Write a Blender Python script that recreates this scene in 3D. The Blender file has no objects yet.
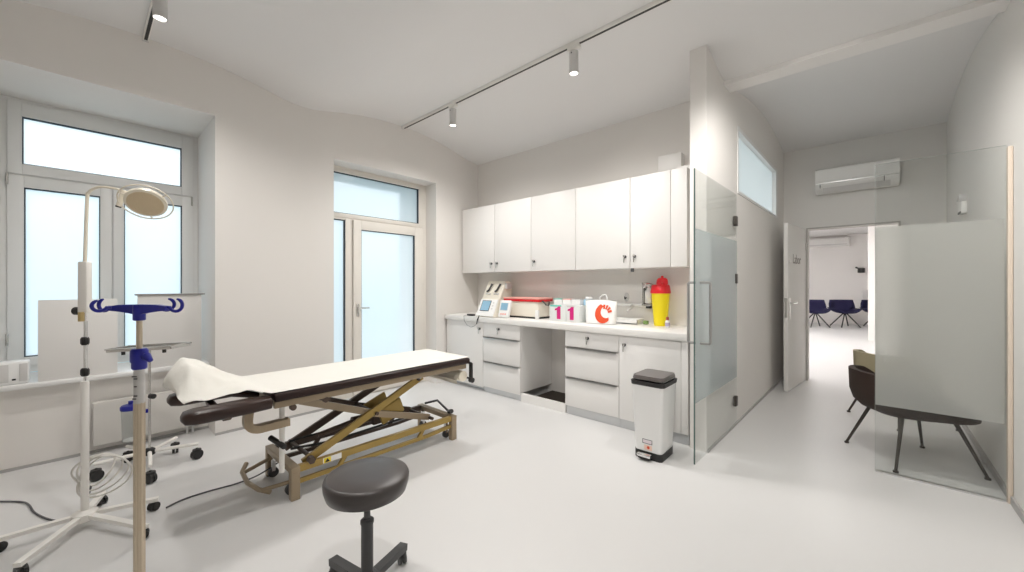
import bpy, bmesh, math, random
from mathutils import Vector, Matrix, noise
random.seed(4)
PI = math.pi
C = bpy.context.scene.collection
SC = bpy.context.scene

# ------------------------------------------------------------------ materials
def mat(name, col, rough=0.5, metal=0.0, spec=0.5, bump=0.0, bscale=60.0, var=0.0, vscale=6.0, coat=0.0, emit=None):
    m = bpy.data.materials.new(name); m.use_nodes = True
    nt = m.node_tree; b = nt.nodes['Principled BSDF']
    c = (col[0], col[1], col[2], 1)
    b.inputs['Base Color'].default_value = c
    b.inputs['Roughness'].default_value = rough
    b.inputs['Metallic'].default_value = metal
    b.inputs['Specular IOR Level'].default_value = spec
    b.inputs['Coat Weight'].default_value = coat
    tc = nt.nodes.new('ShaderNodeTexCoord')
    if var > 0:
        n = nt.nodes.new('ShaderNodeTexNoise'); n.inputs['Scale'].default_value = vscale; n.inputs['Detail'].default_value = 5
        r = nt.nodes.new('ShaderNodeMix'); r.data_type = 'RGBA'
        r.inputs['A'].default_value = c
        r.inputs['B'].default_value = (col[0]*(1-var), col[1]*(1-var), col[2]*(1-var), 1)
        nt.links.new(tc.outputs['Object'], n.inputs['Vector'])
        nt.links.new(n.outputs['Fac'], r.inputs['Factor'])
        nt.links.new(r.outputs['Result'], b.inputs['Base Color'])
    if bump > 0:
        n2 = nt.nodes.new('ShaderNodeTexNoise'); n2.inputs['Scale'].default_value = bscale; n2.inputs['Detail'].default_value = 4
        bp = nt.nodes.new('ShaderNodeBump'); bp.inputs['Strength'].default_value = bump; bp.inputs['Distance'].default_value = 0.01
        nt.links.new(tc.outputs['Object'], n2.inputs['Vector'])
        nt.links.new(n2.outputs['Fac'], bp.inputs['Height'])
        nt.links.new(bp.outputs['Normal'], b.inputs['Normal'])
    if emit:
        b.inputs['Emission Color'].default_value = (emit[0], emit[1], emit[2], 1)
        b.inputs['Emission Strength'].default_value = emit[3]
    return m

def schlick(nt, f0, f1):
    lw = nt.nodes.new('ShaderNodeLayerWeight'); lw.inputs['Blend'].default_value = .5
    pw = nt.nodes.new('ShaderNodeMath'); pw.operation = 'POWER'; pw.inputs[1].default_value = 4
    ml = nt.nodes.new('ShaderNodeMath'); ml.operation = 'MULTIPLY_ADD'; ml.inputs[1].default_value = f1; ml.inputs[2].default_value = f0
    nt.links.new(lw.outputs['Facing'], pw.inputs[0]); nt.links.new(pw.outputs[0], ml.inputs[0])
    return ml.outputs[0]

def frosted(name, tcol, wt, wr, wc, rough=0.5, ior=1.12):
    """etched glass: translucent + rough refraction + a little clear"""
    m = bpy.data.materials.new(name); m.use_nodes = True
    nt = m.node_tree; nt.nodes.clear()
    out = nt.nodes.new('ShaderNodeOutputMaterial')
    tr = nt.nodes.new('ShaderNodeBsdfTranslucent'); tr.inputs['Color'].default_value = (*tcol, 1)
    rf = nt.nodes.new('ShaderNodeBsdfRefraction'); rf.inputs['Color'].default_value = (*tcol, 1)
    rf.inputs['Roughness'].default_value = rough; rf.inputs['IOR'].default_value = ior
    df = nt.nodes.new('ShaderNodeBsdfDiffuse'); df.inputs['Color'].default_value = (*tcol, 1)
    tp = nt.nodes.new('ShaderNodeBsdfTransparent'); tp.inputs['Color'].default_value = (*tcol, 1)
    def mix(a, b, f):
        x = nt.nodes.new('ShaderNodeMixShader'); x.inputs[0].default_value = f
        nt.links.new(a, x.inputs[1]); nt.links.new(b, x.inputs[2]); return x.outputs[0]
    wd = 1 - wt - wr - wc
    s = mix(tr.outputs[0], rf.outputs[0], wr/(wt+wr) if wt+wr > 0 else 0)
    s = mix(s, df.outputs[0], wd/(wt+wr+wd))
    s = mix(s, tp.outputs[0], wc)
    gl = nt.nodes.new('ShaderNodeBsdfGlossy'); gl.inputs['Roughness'].default_value = 0.12
    fr = schlick(nt, .03, .35)
    x = nt.nodes.new('ShaderNodeMixShader')
    nt.links.new(fr, x.inputs[0]); nt.links.new(s, x.inputs[1]); nt.links.new(gl.outputs[0], x.inputs[2])
    nt.links.new(x.outputs[0], out.inputs['Surface'])
    return m

def clear_glass(name, tint):
    m = bpy.data.materials.new(name); m.use_nodes = True
    nt = m.node_tree; nt.nodes.clear()
    out = nt.nodes.new('ShaderNodeOutputMaterial')
    tp = nt.nodes.new('ShaderNodeBsdfTransparent'); tp.inputs['Color'].default_value = (*tint, 1)
    gl = nt.nodes.new('ShaderNodeBsdfGlossy'); gl.inputs['Roughness'].default_value = 0.02
    fr = schlick(nt, .03, .45)
    x = nt.nodes.new('ShaderNodeMixShader')
    nt.links.new(fr, x.inputs[0]); nt.links.new(tp.outputs[0], x.inputs[1]); nt.links.new(gl.outputs[0], x.inputs[2])
    nt.links.new(x.outputs[0], out.inputs['Surface'])
    return m

M = dict(
    wall=mat('wall_paint', (.80, .775, .745), .85, bump=.03, bscale=120, var=.02, vscale=2),
    wall2=mat('corridor_paint', (.74, .725, .70), .85, bump=.03, bscale=120),
    ceil=mat('ceiling_paint', (.80, .79, .785), .9),
    beam=mat('beam_paint', (.84, .82, .80), .85),
    floor=mat('floor_resin', (.70, .695, .69), .36, spec=.4, bump=.02, bscale=25, var=.05, vscale=1.6),
    gap_shade=mat('gap_shade_tone', (.06, .045, .035), .8, var=.3, vscale=12),  # near-black brown standing in for shade in the knee gap
    pvc=mat('white_pvc', (.80, .80, .79), .38),
    cream=mat('cream_paint', (.79, .755, .70), .45),
    cream2=mat('radiator_enamel', (.72, .70, .665), .5),
    pull=mat('satin_pull_bar', (.36, .35, .34), .4, metal=.4),
    gasket=mat('gasket_rubber', (.035, .045, .06), .6),
    cab=mat('cabinet_laminate', (.80, .785, .765), .42),
    cabin=mat('cabinet_core', (.55, .53, .50), .7),
    top=mat('worktop_laminate', (.84, .825, .80), .35),
    kick=mat('kick_metal', (.62, .63, .64), .35, metal=.6),
    alu=mat('brushed_aluminium', (.66, .66, .66), .3, metal=.9),
    steel=mat('stainless', (.62, .61, .59), .25, metal=1.0),
    chrome=mat('chrome', (.78, .78, .78), .12, metal=1.0),
    champ=mat('champagne_rod', (.62, .53, .41), .3, metal=.75),
    black=mat('black_plastic', (.018, .017, .017), .45),
    dkgrey=mat('dark_grey_plastic', (.06, .06, .062), .5),
    white=mat('white_lacquer', (.86, .84, .80), .35),
    whitep=mat('white_plastic', (.85, .85, .84), .4),
    ivory=mat('ivory_lacquer', (.83, .77, .65), .35),
    lens=mat('lamp_reflector', (.66, .53, .35), .45, metal=.1, bump=.5, bscale=160),
    leather=mat('dark_brown_vinyl', (.022, .009, .007), .4, spec=.35, bump=.05, bscale=200),
    pad=mat('armrest_vinyl', (.030, .013, .009), .30, bump=.04, bscale=200),
    seat=mat('grey_vinyl', (.05, .042, .040), .33, bump=.05, bscale=220),
    paper=mat('couch_paper', (.80, .785, .735), .9, bump=.15, bscale=40),
    beige=mat('beige_enamel', (.35, .275, .185), .38, metal=.25),
    gold=mat('bronze_enamel', (.37, .255, .075), .34, metal=.45),
    brown=mat('brown_enamel', (.085, .058, .045), .45, metal=.2),
    blue=mat('blue_plastic', (.012, .016, .30), .35),
    cable=mat('white_cable', (.72, .70, .66), .5),
    gcable=mat('grey_cable', (.10, .10, .11), .5),
    red=mat('red_plastic', (.70, .012, .02), .35),
    yellow=mat('yellow_plastic', (.93, .76, .0), .35),
    magenta=mat('magenta_print', (.62, .01, .19), .5),
    teal=mat('teal_print', (.15, .55, .47), .5),
    orange=mat('orange_print', (.70, .075, .02), .5),
    salmon=mat('salmon_plastic', (.86, .42, .36), .4),
    carton=mat('carton', (.80, .80, .79), .6),
    sage=mat('grey_carton', (.72, .745, .73), .6),
    lightblue=mat('light_blue_plastic', (.42, .68, .86), .4),
    green=mat('green_sponge', (.22, .34, .12), .9, bump=.4),
    screen=mat('device_screen', (.20, .36, .48), .2, emit=(.25, .42, .55, .25)),
    devcream=mat('device_housing', (.84, .80, .70), .45),
    binbody=mat('bin_steel', (.80, .80, .79), .3, metal=.15),
    acwhite=mat('ac_plastic', (.80, .79, .77), .45),
    navy=mat('navy_fabric', (.012, .010, .055), .85, bump=.2, bscale=150),
    brownshell=mat('dark_brown_fabric', (.03, .014, .009), .7, bump=.2, bscale=150),
    beigeshell=mat('khaki_fabric', (.40, .35, .23), .8, bump=.2, bscale=150),
    darkmetal=mat('dark_steel', (.07, .06, .052), .4, metal=.6),
    wood=mat('dark_wood', (.10, .06, .035), .6, var=.4, vscale=20),
    strip=mat('pale_wood_strip', (.72, .62, .52), .55),
    ltgrey=mat('light_grey_plastic', (.62, .61, .60), .5),
    letter=mat('grey_lettering', (.22, .20, .18), .6),
    lampglow=mat('lamp_glow', (.9, .9, .88), .4, emit=(1, .96, .9, 6)),
    yellowsticker=mat('yellow_sticker', (.90, .72, .03), .5),
    pane=frosted('etched_window_glass', (.95, .975, .99), .44, .48, 0.0, .30, 1.2),
    pane2=frosted('etched_transom_glass', (.94, .975, .98), .72, .2, 0.0, .45, 1.2),
    film=frosted('frosted_film', (.91, .905, .89), .28, .34, .14, .4, 1.15),
    film2=frosted('frosted_door_film', (.80, .84, .845), .22, .16, .42, .25, 1.08),
    glass=clear_glass('clear_glass', (.955, .965, .96)),
    glassedge=mat('glass_edge', (.10, .15, .14), .15),
    jar=clear_glass('clear_canister', (.90, .91, .91)),
    brass=mat('brass', (.55, .42, .2), .3, metal=.9),
)

# ------------------------------------------------------------------ mesh helpers
def nb(): return bmesh.new()

def box(bm, x0, x1, y0, y1, z0, z1, bev=0, seg=2, R=None):
    t = bmesh.new()
    bmesh.ops.create_cube(t, size=1)
    for v in t.verts:
        v.co = Vector(((x0+x1)/2 + v.co.x*abs(x1-x0), (y0+y1)/2 + v.co.y*abs(y1-y0), (z0+z1)/2 + v.co.z*abs(z1-z0)))
    if bev > 0:
        bmesh.ops.bevel(t, geom=t.edges[:], offset=bev, segments=seg, affect='EDGES', profile=.5)
    if R is not None: bmesh.ops.transform(t, matrix=R, verts=t.verts)
    merge(bm, t); return bm

def merge(bm, t):
    me = bpy.data.meshes.new('tmp'); t.to_mesh(me); t.free(); bm.from_mesh(me); bpy.data.meshes.remove(me)

def frame_of(d):
    d = d.normalized()
    up = Vector((0, 0, 1)) if abs(d.z) < .95 else Vector((0, 1, 0))
    a = d.cross(up).normalized(); b = a.cross(d).normalized()
    return a, b

def tube(bm, pts, r, seg=10, closed=False, flat=None):
    """swept tube through pts; r scalar or list; flat=(w,h) sweeps a rectangle"""
    pts = [Vector(p) for p in pts]; n = len(pts)
    rs = r if isinstance(r, (list, tuple)) else [r]*n
    rings = []; pa = None
    for i, p in enumerate(pts):
        if closed: d = pts[(i+1) % n]-pts[i-1]
        elif i == 0: d = pts[1]-pts[0]
        elif i == n-1: d = pts[-1]-pts[-2]
        else: d = (pts[i+1]-p).normalized()+(p-pts[i-1]).normalized()
        d.normalize()
        if pa is None: a, b = frame_of(d)
        else:
            a = (pa-d*pa.dot(d)).normalized(); b = d.cross(a).normalized()*1
            b = a.cross(d).normalized()
        pa = a
        ring = []
        if flat:
            w, h = flat
            for sx, sy in ((-1, -1), (1, -1), (1, 1), (-1, 1)):
                ring.append(bm.verts.new(p+a*sx*w/2+b*sy*h/2))
        else:
            for k in range(seg):
                t = 2*PI*k/seg
                ring.append(bm.verts.new(p+(a*math.cos(t)+b*math.sin(t))*rs[i]))
        rings.append(ring)
    m = len(rings[0])
    for i in range(n if closed else n-1):
        A, B = rings[i], rings[(i+1) % n]
        for k in range(m):
            try: bm.faces.new((A[k], A[(k+1) % m], B[(k+1) % m], B[k]))
            except ValueError: pass
    if not closed:
        bm.faces.new(rings[0]); bm.faces.new(rings[-1][::-1])
    return bm

def smooth(pts, n=8):
    P = [Vector(p) for p in pts]; out = []
    for i in range(len(P)-1):
        p0, p1, p2, p3 = P[max(i-1, 0)], P[i], P[i+1], P[min(i+2, len(P)-1)]
        for k in range(n):
            t = k/n; out.append(.5*((2*p1)+(p2-p0)*t+(2*p0-5*p1+4*p2-p3)*t*t+(3*p1-p0-3*p2+p3)*t**3))
    out.append(P[-1]); return out

def cyl(bm, p0, p1, r0, r1=None, seg=20):
    return tube(bm, [p0, p1], [r0, r0 if r1 is None else r1], seg)

def lathe(bm, prof, c=(0, 0, 0), seg=32, R=None, cap=True):
    t = bmesh.new(); rings = []
    for r, z in prof:
        rings.append([t.verts.new((r*math.cos(2*PI*k/seg), r*math.sin(2*PI*k/seg), z)) for k in range(seg)])
    for A, B in zip(rings, rings[1:]):
        for k in range(seg): t.faces.new((A[k], A[(k+1) % seg], B[(k+1) % seg], B[k]))
    if cap:
        t.faces.new(rings[0][::-1]); t.faces.new(rings[-1])
    if R is not None: bmesh.ops.transform(t, matrix=R, verts=t.verts)
    bmesh.ops.translate(t, verts=t.verts, vec=Vector(c))
    merge(bm, t); return bm

def prism(bm, poly, z0, z1, axis='Z', R=None):
    """extrude a 2D polygon; axis Z:(x,y)->z ; Y:(x,z)->y ; X:(y,z)->x"""
    t = bmesh.new()
    def P(a, b, c): return {'Z': (a, b, c), 'Y': (a, c, b), 'X': (c, a, b)}[axis]
    A = [t.verts.new(P(a, b, z0)) for a, b in poly]; B = [t.verts.new(P(a, b, z1)) for a, b in poly]
    n = len(poly)
    t.faces.new(A[::-1]); t.faces.new(B)
    for k in range(n): t.faces.new((A[k], A[(k+1) % n], B[(k+1) % n], B[k]))
    if R is not None: bmesh.ops.transform(t, matrix=R, verts=t.verts)
    bmesh.ops.recalc_face_normals(t, faces=t.faces)
    merge(bm, t); return bm

def ring(bm, axis, c0, c1, a0, a1, b0, b1, wa0, wa1=None, wb0=None, wb1=None, bev=0):
    """rectangular picture-frame; axis X: plane (y,z); axis Y: plane (x,z). w* = member widths (a-low, a-high, b-low, b-high)"""
    wa1 = wa0 if wa1 is None else wa1; wb0 = wa0 if wb0 is None else wb0; wb1 = wa0 if wb1 is None else wb1
    for A0, A1, B0, B1 in ((a0, a0+wa0, b0, b1), (a1-wa1, a1, b0, b1), (a0+wa0, a1-wa1, b0, b0+wb0), (a0+wa0, a1-wa1, b1-wb1, b1)):
        if axis == 'X': box(bm, c0, c1, A0, A1, B0, B1, bev)
        else: box(bm, A0, A1, c0, c1, B0, B1, bev)
    return bm

def RZ(a, c=(0, 0, 0)): return Matrix.Translation(c) @ Matrix.Rotation(a, 4, 'Z') @ Matrix.Translation(-Vector(c))

def wm(o):
    m = Matrix.LocRotScale(o.location, o.rotation_euler, o.scale)
    return wm(o.parent) @ m if o.parent else m

def obj(name, bm, m, parent=None, ang=40, world=True, label=None):
    bmesh.ops.recalc_face_normals(bm, faces=bm.faces)
    if parent and world: bmesh.ops.transform(bm, matrix=wm(parent).inverted(), verts=bm.verts)
    me = bpy.data.meshes.new(name); bm.to_mesh(me); bm.free()
    me.materials.append(m)
    me.shade_smooth(); me.set_sharp_from_angle(angle=math.radians(ang))
    o = bpy.data.objects.new(name, me); C.objects.link(o)
    if parent: o.parent = parent
    if label: o['label'] = label
    return o

def tag(o, label, cat, group=None, kind=None):
    o['label'] = label; o['category'] = cat
    if group: o['group'] = group
    if kind: o['kind'] = kind
    return o

def thing(name, label, cat, loc=(0, 0, 0), rotz=0, group=None, kind=None):
    o = bpy.data.objects.new(name, None); o.empty_display_size = .1
    C.objects.link(o); o.location = loc; o.rotation_euler = (0, 0, rotz)
    return tag(o, label, cat, group, kind)

def struct(name, bm, m, label, cat, ang=30):
    o = obj(name, bm, m, None, ang); return tag(o, label, cat, None, 'structure')

def copy_thing(r, loc, rotz, label, group=None):
    n = r.copy(); C.objects.link(n); n.location = loc; n.rotation_euler = (0, 0, rotz); n['label'] = label
    if group: n['group'] = group
    for ch in list(r.children):
        c = ch.copy(); C.objects.link(c); c.parent = n
        for g in list(ch.children):
            d = g.copy(); C.objects.link(d); d.parent = c
    return n

# ================================================================== SETTING
XW = -4.22          # face of the window wall
YB = 3.93           # face of the back wall
def px(y): return -.90 + .0265*(y-3.31)       # corridor face of the partition (slightly out of square)

b = nb(); box(b, -5.3, 1.3, -2.5, 6.9, -.1, 0); box(b, -4.5, 1.3, 6.9, 17.4, -.1, 0)
struct('floor', b, M['floor'], 'pale grey seamless resin floor of the treatment room and corridor', 'floor')

# window wall with window niche and door opening
WY0, WY1, WZ1 = -.45, .778, 2.82
DY0, DY1, DZ1 = 1.81, 3.165, 2.69
b = nb(); XO = -5.12
box(b, XO, XW, -2.5, WY0, 0, 3.45); box(b, XO, XW, WY0, WY1, WZ1, 3.45); box(b, XO, -4.5, WY0, WY1, 0, .58)
box(b, XO, XW, WY1, DY0, 0, 3.45); box(b, XO, XW, DY0, DY1, DZ1, 3.45); box(b, XO, XW, DY1, 4.1, 0, 3.45)
struct('wall_left', b, M['wall'], 'warm white plaster wall holding the window and balcony door', 'wall')
b = nb(); box(b, XW, -.95, YB, 4.1, 0, 3.45)
struct('wall_back', b, M['wall'], 'white plaster wall behind the kitchen style cabinets', 'wall')

# partition between cabinets and corridor, with its transom opening
b = nb()
def pseg(y0, y1, z0, z1): prism(b, [(px(y0), y0), (px(y1), y1), (px(y1)-.125, y1), (px(y0)-.125, y0)], z0, z1)
TY0, TY1, TZ0, TZ1 = 4.22, 6.22, 2.21, 2.86
pseg(3.30, TY0, 0, 3.45); pseg(TY0, TY1, 0, TZ0); pseg(TY0, TY1, TZ1, 3.45); pseg(TY1, 6.74, 0, 3.45)
struct('wall_partition', b, M['wall'], 'white partition wall with pier end between cabinets and corridor', 'wall')
b = nb(); prism(b, [(.69, -2.5), (.69, 3.7), (.755, 6.75), (.755, 7.0), (1.0, 7.0), (1.0, -2.5)], 0, 3.45)
struct('wall_right', b, M['wall2'], 'plain off-white wall along the right side of the corridor', 'wall')
b = nb(); box(b, -5.1, 1.0, -2.62, -2.5, 0, 3.45)
struct('wall_front', b, M['wall'], 'plain white wall closing the room opposite the cabinets', 'wall')
b = nb(); OX0, OX1, OZ = -.55, .375, 2.11
box(b, -1.1, OX0, 6.72, 6.9, 0, 3.45); box(b, OX1, .8, 6.72, 6.9, 0, 3.45); box(b, OX0, OX1, 6.72, 6.9, OZ, 3.45)
struct('wall_far', b, M['wall2'], 'grey-beige corridor end wall around the open doorway', 'wall')

# vaulted ceilings: shallow brick-cap bays, extruded along X
def vault(bm, x0, x1, y0, y1, c, h, spring, rise, top=3.6, n=28):
    ys = [y0+(y1-y0)*k/n for k in range(n+1)]
    poly = [(y, spring+rise*(1-((y-c)/h)**2)) for y in ys] + [(y1, top), (y0, top)]
    prism(bm, poly, x0, x1, 'X')
def ceil_z(y):
    """underside of the vaulted ceiling, ridges between bays softened"""
    def raw(q):
        if q < -.86: return 3.11+.18*(1-((q+2.03)/1.17)**2)
        if q < 1.48: return 3.11+.185*(1-((q-.31)/1.17)**2)
        return 3.10+.195*(1-((min(q, 3.80)-2.64)/1.16)**2)
    return sum(raw(y+d*.055) for d in range(-4, 5))/9
b = nb(); ys = [-2.6+6.55*k/150 for k in range(151)]
prism(b, [(y, ceil_z(y)) for y in ys]+[(3.95, 3.6), (-2.6, 3.6)], -4.3, .95, 'X')
struct('ceiling', b, M['ceil'], 'white ceiling of shallow vaulted bays with soft ridges', 'ceiling', 12)
b = nb(); box(b, -1.0, .95, 3.78, 3.96, 3.085, 3.6)
struct('trim_1', b, M['beam'], 'flat white beam strip where the room and corridor vaults meet', 'beam')
b = nb(); vault(b, -1.05, .95, 3.96, 6.9, 5.55, 1.6, 3.12, .215)
struct('ceiling_corridor', b, M['ceil'], 'vaulted corridor ceiling beyond the beam', 'ceiling', 12)

# waiting room beyond the doorway
b = nb(); box(b, -4.6, -4.5, 6.9, 17.3, 0, 3.3); box(b, -4.5, 1.2, 17.2, 17.4, 0, 3.3)
box(b, .15, 1.2, 12.4, 12.6, 0, 3.3); box(b, 1.2, 1.3, 6.9, 17.3, 0, 3.3)
box(b, -4.5, -1.1, 6.78, 6.9, 0, 3.3); box(b, .8, 1.2, 6.78, 6.9, 0, 3.3)
struct('wall_waiting_room', b, M['beam'], 'bright white walls of the waiting room seen through the doorway', 'wall')
b = nb(); box(b, -4.6, 1.3, 6.9, 17.4, 3.0, 3.2)
struct('ceiling_waiting_room', b, M['ceil'], 'white ceiling of the waiting room beyond the doorway', 'ceiling')
# unseen slab over the side room, cut short to set the transom's daylight
b = nb(); box(b, -2.1, -1.05, 4.1, 6.78, 3.3, 3.4); box(b, -5.1, -1.0, 4.1, 6.78, -.1, -.001)
struct('unseen_side_slab', b, M['ceil'], 'unseen slab and floor behind the partition, sized to light the transom', 'ceiling')

# baseboards
b = nb(); box(b, -4.5, -4.488, WY0, WY1, 0, .02); box(b, XW, XW+.012, WY1, DY0, 0, .02)
prism(b, [(px(3.3)+.012, 3.3), (px(6.7)+.012, 6.7), (px(6.7), 6.7), (px(3.3), 3.3)], 0, .018)
prism(b, [(.69, .2), (.69, 3.7), (.755, 6.72), (.74, 6.72), (.678, 3.7), (.678, .2)], 0, .05)
struct('baseboard_left', b, mat('grey_skirting', (.42, .41, .40), .5), 'thin grey skirting line at the foot of the walls', 'baseboard')
b = nb(); box(b, -2.86, -2.262, 3.40, 3.93, 0, .004)  # thin dark sheet puts the knee gap's shade into colour
struct('trim_2', b, M['gap_shade'], 'dark strip painted as shade on the floor of the knee gap', 'floor')
b = nb(); box(b, -2.862, -2.26, 3.335, 3.355, 0, .095)
struct('trim_3', b, M['top'], 'low white plinth board across the knee gap', 'plinth')
b = nb(); box(b, -2.40, -2.262, 3.88, 3.93, .80, .86)
struct('trim_4', b, M['wood'], 'dark wooden batten on the wall under the worktop', 'batten')
b = nb(); box(b, -1.49, -1.27, 3.83, 3.93, 2.385, 2.60, .004); box(b, -1.27, -1.03, 3.70, 3.93, 2.385, 2.425)
struct('trim_5', b, M['cab'], 'white boxed duct above the right end of the wall cabinets', 'duct box')

# ---- window_1
w = thing('window_1', 'white framed window with frosted panes in the deep niche', 'window', (-5.0, .16, .62), kind='structure')
b = nb(); ring(b, 'X', -5.085, -5.005, WY0, WY1, .62, 2.83, .05); box(b, -5.085, -5.005, WY0+.05, WY1-.05, 2.185, 2.24); box(b, -5.085, -5.005, .155, .195, .67, 2.185)
obj('window_frame', b, M['pvc'], w)
def sash(par, axis, c0, c1, a0, a1, z0, z1, ga0, ga1, gz0, gz1, m, pm, nm='sash'):
    """sash outer rect a0..a1,z0..z1 ; glass rect g*"""
    bb = nb(); ring(bb, axis, c0, c1, a0, a1, z0, z1, ga0-a0, a1-ga1, gz0-z0, z1-gz1, .004)
    s = obj(nm, bb, m, par)
    d = (c1-c0); gb = nb(); ring(gb, axis, c0+d*.25, c0+d*.86, ga0-.001, ga1+.001, gz0-.001, gz1+.001, .007)
    obj('gasket', gb, M['gasket'], s)
    pb = nb()
    if axis == 'X': box(pb, c0+d*.35, c0+d*.45, ga0, ga1, gz0, gz1)
    else: box(pb, ga0, ga1, c0+d*.35, c0+d*.45, gz0, gz1)
    obj('pane', pb, pm, s)
    return s
sash(w, 'X', -5.06, -4.985, -.402, .735, 2.215, 2.79, -.329, .652, 2.297, 2.679, M['pvc'], M['pane'])
sash(w, 'X', -5.06, -4.985, -.402, .172, .67, 2.2, -.319, .10, .745, 2.11, M['pvc'], M['pane'])
sash(w, 'X', -5.06, -4.985, .18, .735, .67, 2.2, .249, .655, .745, 2.11, M['pvc'], M['pane'])
b = nb()
for y in (-.402, .73):
    for z in (2.12, .85): cyl(b, (-4.985, y, z), (-4.985, y, z+.09), .008, seg=10)
obj('hinge', b, M['steel'], w)
b = nb(); box(b, -4.998, -4.415, WY0, WY1-.003, .582, .62, .012, 3)
obj('window_sill', b, M['pvc'], w)

# ---- door_1 (balcony door with side light and transom)
d1 = thing('door_1', 'cream framed balcony door with frosted glass, side light and transom', 'door', (-4.44, 2.49, 0), kind='structure')
b = nb(); ring(b, 'X', -4.53, -4.45, DY0, DY1, 0, DZ1, .05, .06, .03, .05); box(b, -4.53, -4.45, DY0+.05, DY1-.06, 2.09, 2.15); box(b, -4.53, -4.45, 2.05, 2.125, .03, 2.09)
obj('door_frame', b, M['cream'], d1)
sash(d1, 'X', -4.515, -4.44, DY0+.02, 3.12, 2.105, 2.66, DY0+.05, 3.046, 2.155, 2.622, M['cream'], M['pane'], 'transom_sash')
sash(d1, 'X', -4.515, -4.44, DY0+.02, 2.095, .03, 2.10, DY0+.05, 2.04, .13, 2.08, M['cream'], M['pane'], 'side_light')
lf = sash(d1, 'X', -4.50, -4.425, 2.128, 3.10, .02, 2.092, 2.227, 2.975, .15, 1.985, M['cream'], M['pane'], 'door_leaf')
b = nb(); box(b, -4.425, -4.413, 2.162, 2.192, .95, 1.10, .004); cyl(b, (-4.42, 2.177, 1.05), (-4.375, 2.177, 1.05), .009); tube(b, [(-4.38, 2.170, 1.05), (-4.378, 2.20, 1.05), (-4.378, 2.30, 1.05)], .009)
obj('door_handle', b, M['steel'], lf)
b = nb()
for z in (.35, 1.25, 1.85): cyl(b, (-4.432, 3.108, z), (-4.432, 3.108, z+.1), .010, seg=12)
obj('hinge', b, M['cream'], d1)

# ---- window_2 : transom in the partition
w2 = thing('window_2', 'frosted transom window high in the partition wall', 'window', (px(5.2), 5.2, TZ0), kind='structure')
ang2 = math.atan(-.0265)
def partrot(): return Matrix.Translation((px(TY0), TY0, 0)) @ Matrix.Rotation(ang2, 4, 'Z') @ Matrix.Translation((-px(TY0), -TY0, 0))
b = nb(); ring(b, 'X', px(TY0)-.115, px(TY0)+.006, TY0, TY1, TZ0, TZ1, .03, .09, .03, .04); bmesh.ops.transform(b, matrix=partrot(), verts=b.verts)
obj('window_frame', b, M['pvc'], w2)
b = nb(); box(b, px(TY0)-.05, px(TY0)-.04, TY0+.02, TY1-.05, TZ0+.02, TZ1-.02); bmesh.ops.transform(b, matrix=partrot(), verts=b.verts)
obj('pane', b, M['pane2'], w2)

# ---- door_2 : open corridor door
d2 = thing('door_2', 'open off-white corridor door leaf with grey lettering', 'door', (-.56, 6.69, 0), kind='structure')
p0 = Vector((-.555, 6.69, 0)); p1 = Vector((-.655, 5.80, 0)); dv = (p1-p0).normalized(); nv = Vector((dv.y, -dv.x, 0))
if nv.x < 0: nv = -nv
LW = (p1-p0).length
R2 = Matrix.Translation(p0) @ Matrix(((dv.x, -nv.x, 0, 0), (dv.y, -nv.y, 0, 0), (0, 0, 1, 0), (0, 0, 0, 1)))
# local: x along leaf, y away from the corridor face, z up
b = nb(); box(b, 0, LW, 0, .045, .01, 2.09, .003, R=R2); lf = obj('door_leaf', b, M['wall2'], d2)
b = nb(); box(b, LW-.085, LW-.05, -.008, 0, .9, 1.16, .003, R=R2); tube(b, [R2 @ Vector((LW-.067, 0, 1.10)), R2 @ Vector((LW-.067, -.045, 1.10)), R2 @ Vector((LW-.10, -.05, 1.10)), R2 @ Vector((LW-.20, -.05, 1.10))], .009)
obj('door_handle', b, M['steel'], lf)
b = nb(); box(b, LW-.0005, LW+.0015, .01, .035, .92, 1.16, R=R2); cyl(b, R2 @ Vector((LW-.09, -.002, 1.62)), R2 @ Vector((LW-.09, .0, 1.62)), .02)
obj('lock_plate', b, M['steel'], lf)
cu = bpy.data.curves.new('lettering', 'FONT'); cu.body = 'Labor'; cu.size = .17; cu.extrude = .001; cu.align_x = 'LEFT'
cu.materials.append(M['letter'])
lt = bpy.data.objects.new('lettering', cu); C.objects.link(lt)
Rt = R2 @ Matrix(((-1, 0, 0, LW-.22), (0, 0, -1, -.002), (0, 1, 0, 1.60), (0, 0, 0, 1)))
lt.parent = lf; lt.matrix_local = wm(lf).inverted() @ Rt
b = nb(); ring(b, 'Y', 6.70, 6.905, OX0, OX1, -.02, OZ, .018, bev=0)
obj('door_frame', b, mat('steel_frame_paint', (.42, .40, .37), .5), d2)
b = nb()
for z in (.25, 1.8): cyl(b, (-.548, 6.683, z), (-.548, 6.683, z+.1), .009, seg=10)
obj('hinge', b, M['steel'], d2)

# ---- door_3 : frameless glass door leaf folded against the partition
d3 = thing('door_3', 'frameless glass door leaf with frosted band and bar handle', 'door', (-.872, 4.07, 0), kind='structure')
g0 = Vector((-.858, 4.085, 0)); g1 = Vector((-.886, 2.955, 0)); gd = (g1-g0).normalized(); gn = Vector((-gd.y, gd.x, 0))
if gn.x < 0: gn = -gn
GW = (g1-g0).length
R3 = Matrix.Translation(g0) @ Matrix(((gd.x, gn.x, 0, 0), (gd.y, gn.y, 0, 0), (0, 0, 1, 0), (0, 0, 0, 1)))
b = nb(); box(b, 0, GW, -.005, .005, .03, 2.17, R=R3); gl = obj('glass_leaf', b, M['glass'], d3)
b = nb(); box(b, GW, GW+.004, -.005, .005, .03, 2.17, R=R3); obj('glass_edge', b, M['glassedge'], gl)
b = nb(); box(b, .002, GW-.004, .0055, .0065, .47, 1.735, R=R3); obj('frosted_film', b, M['film2'], gl)
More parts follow.
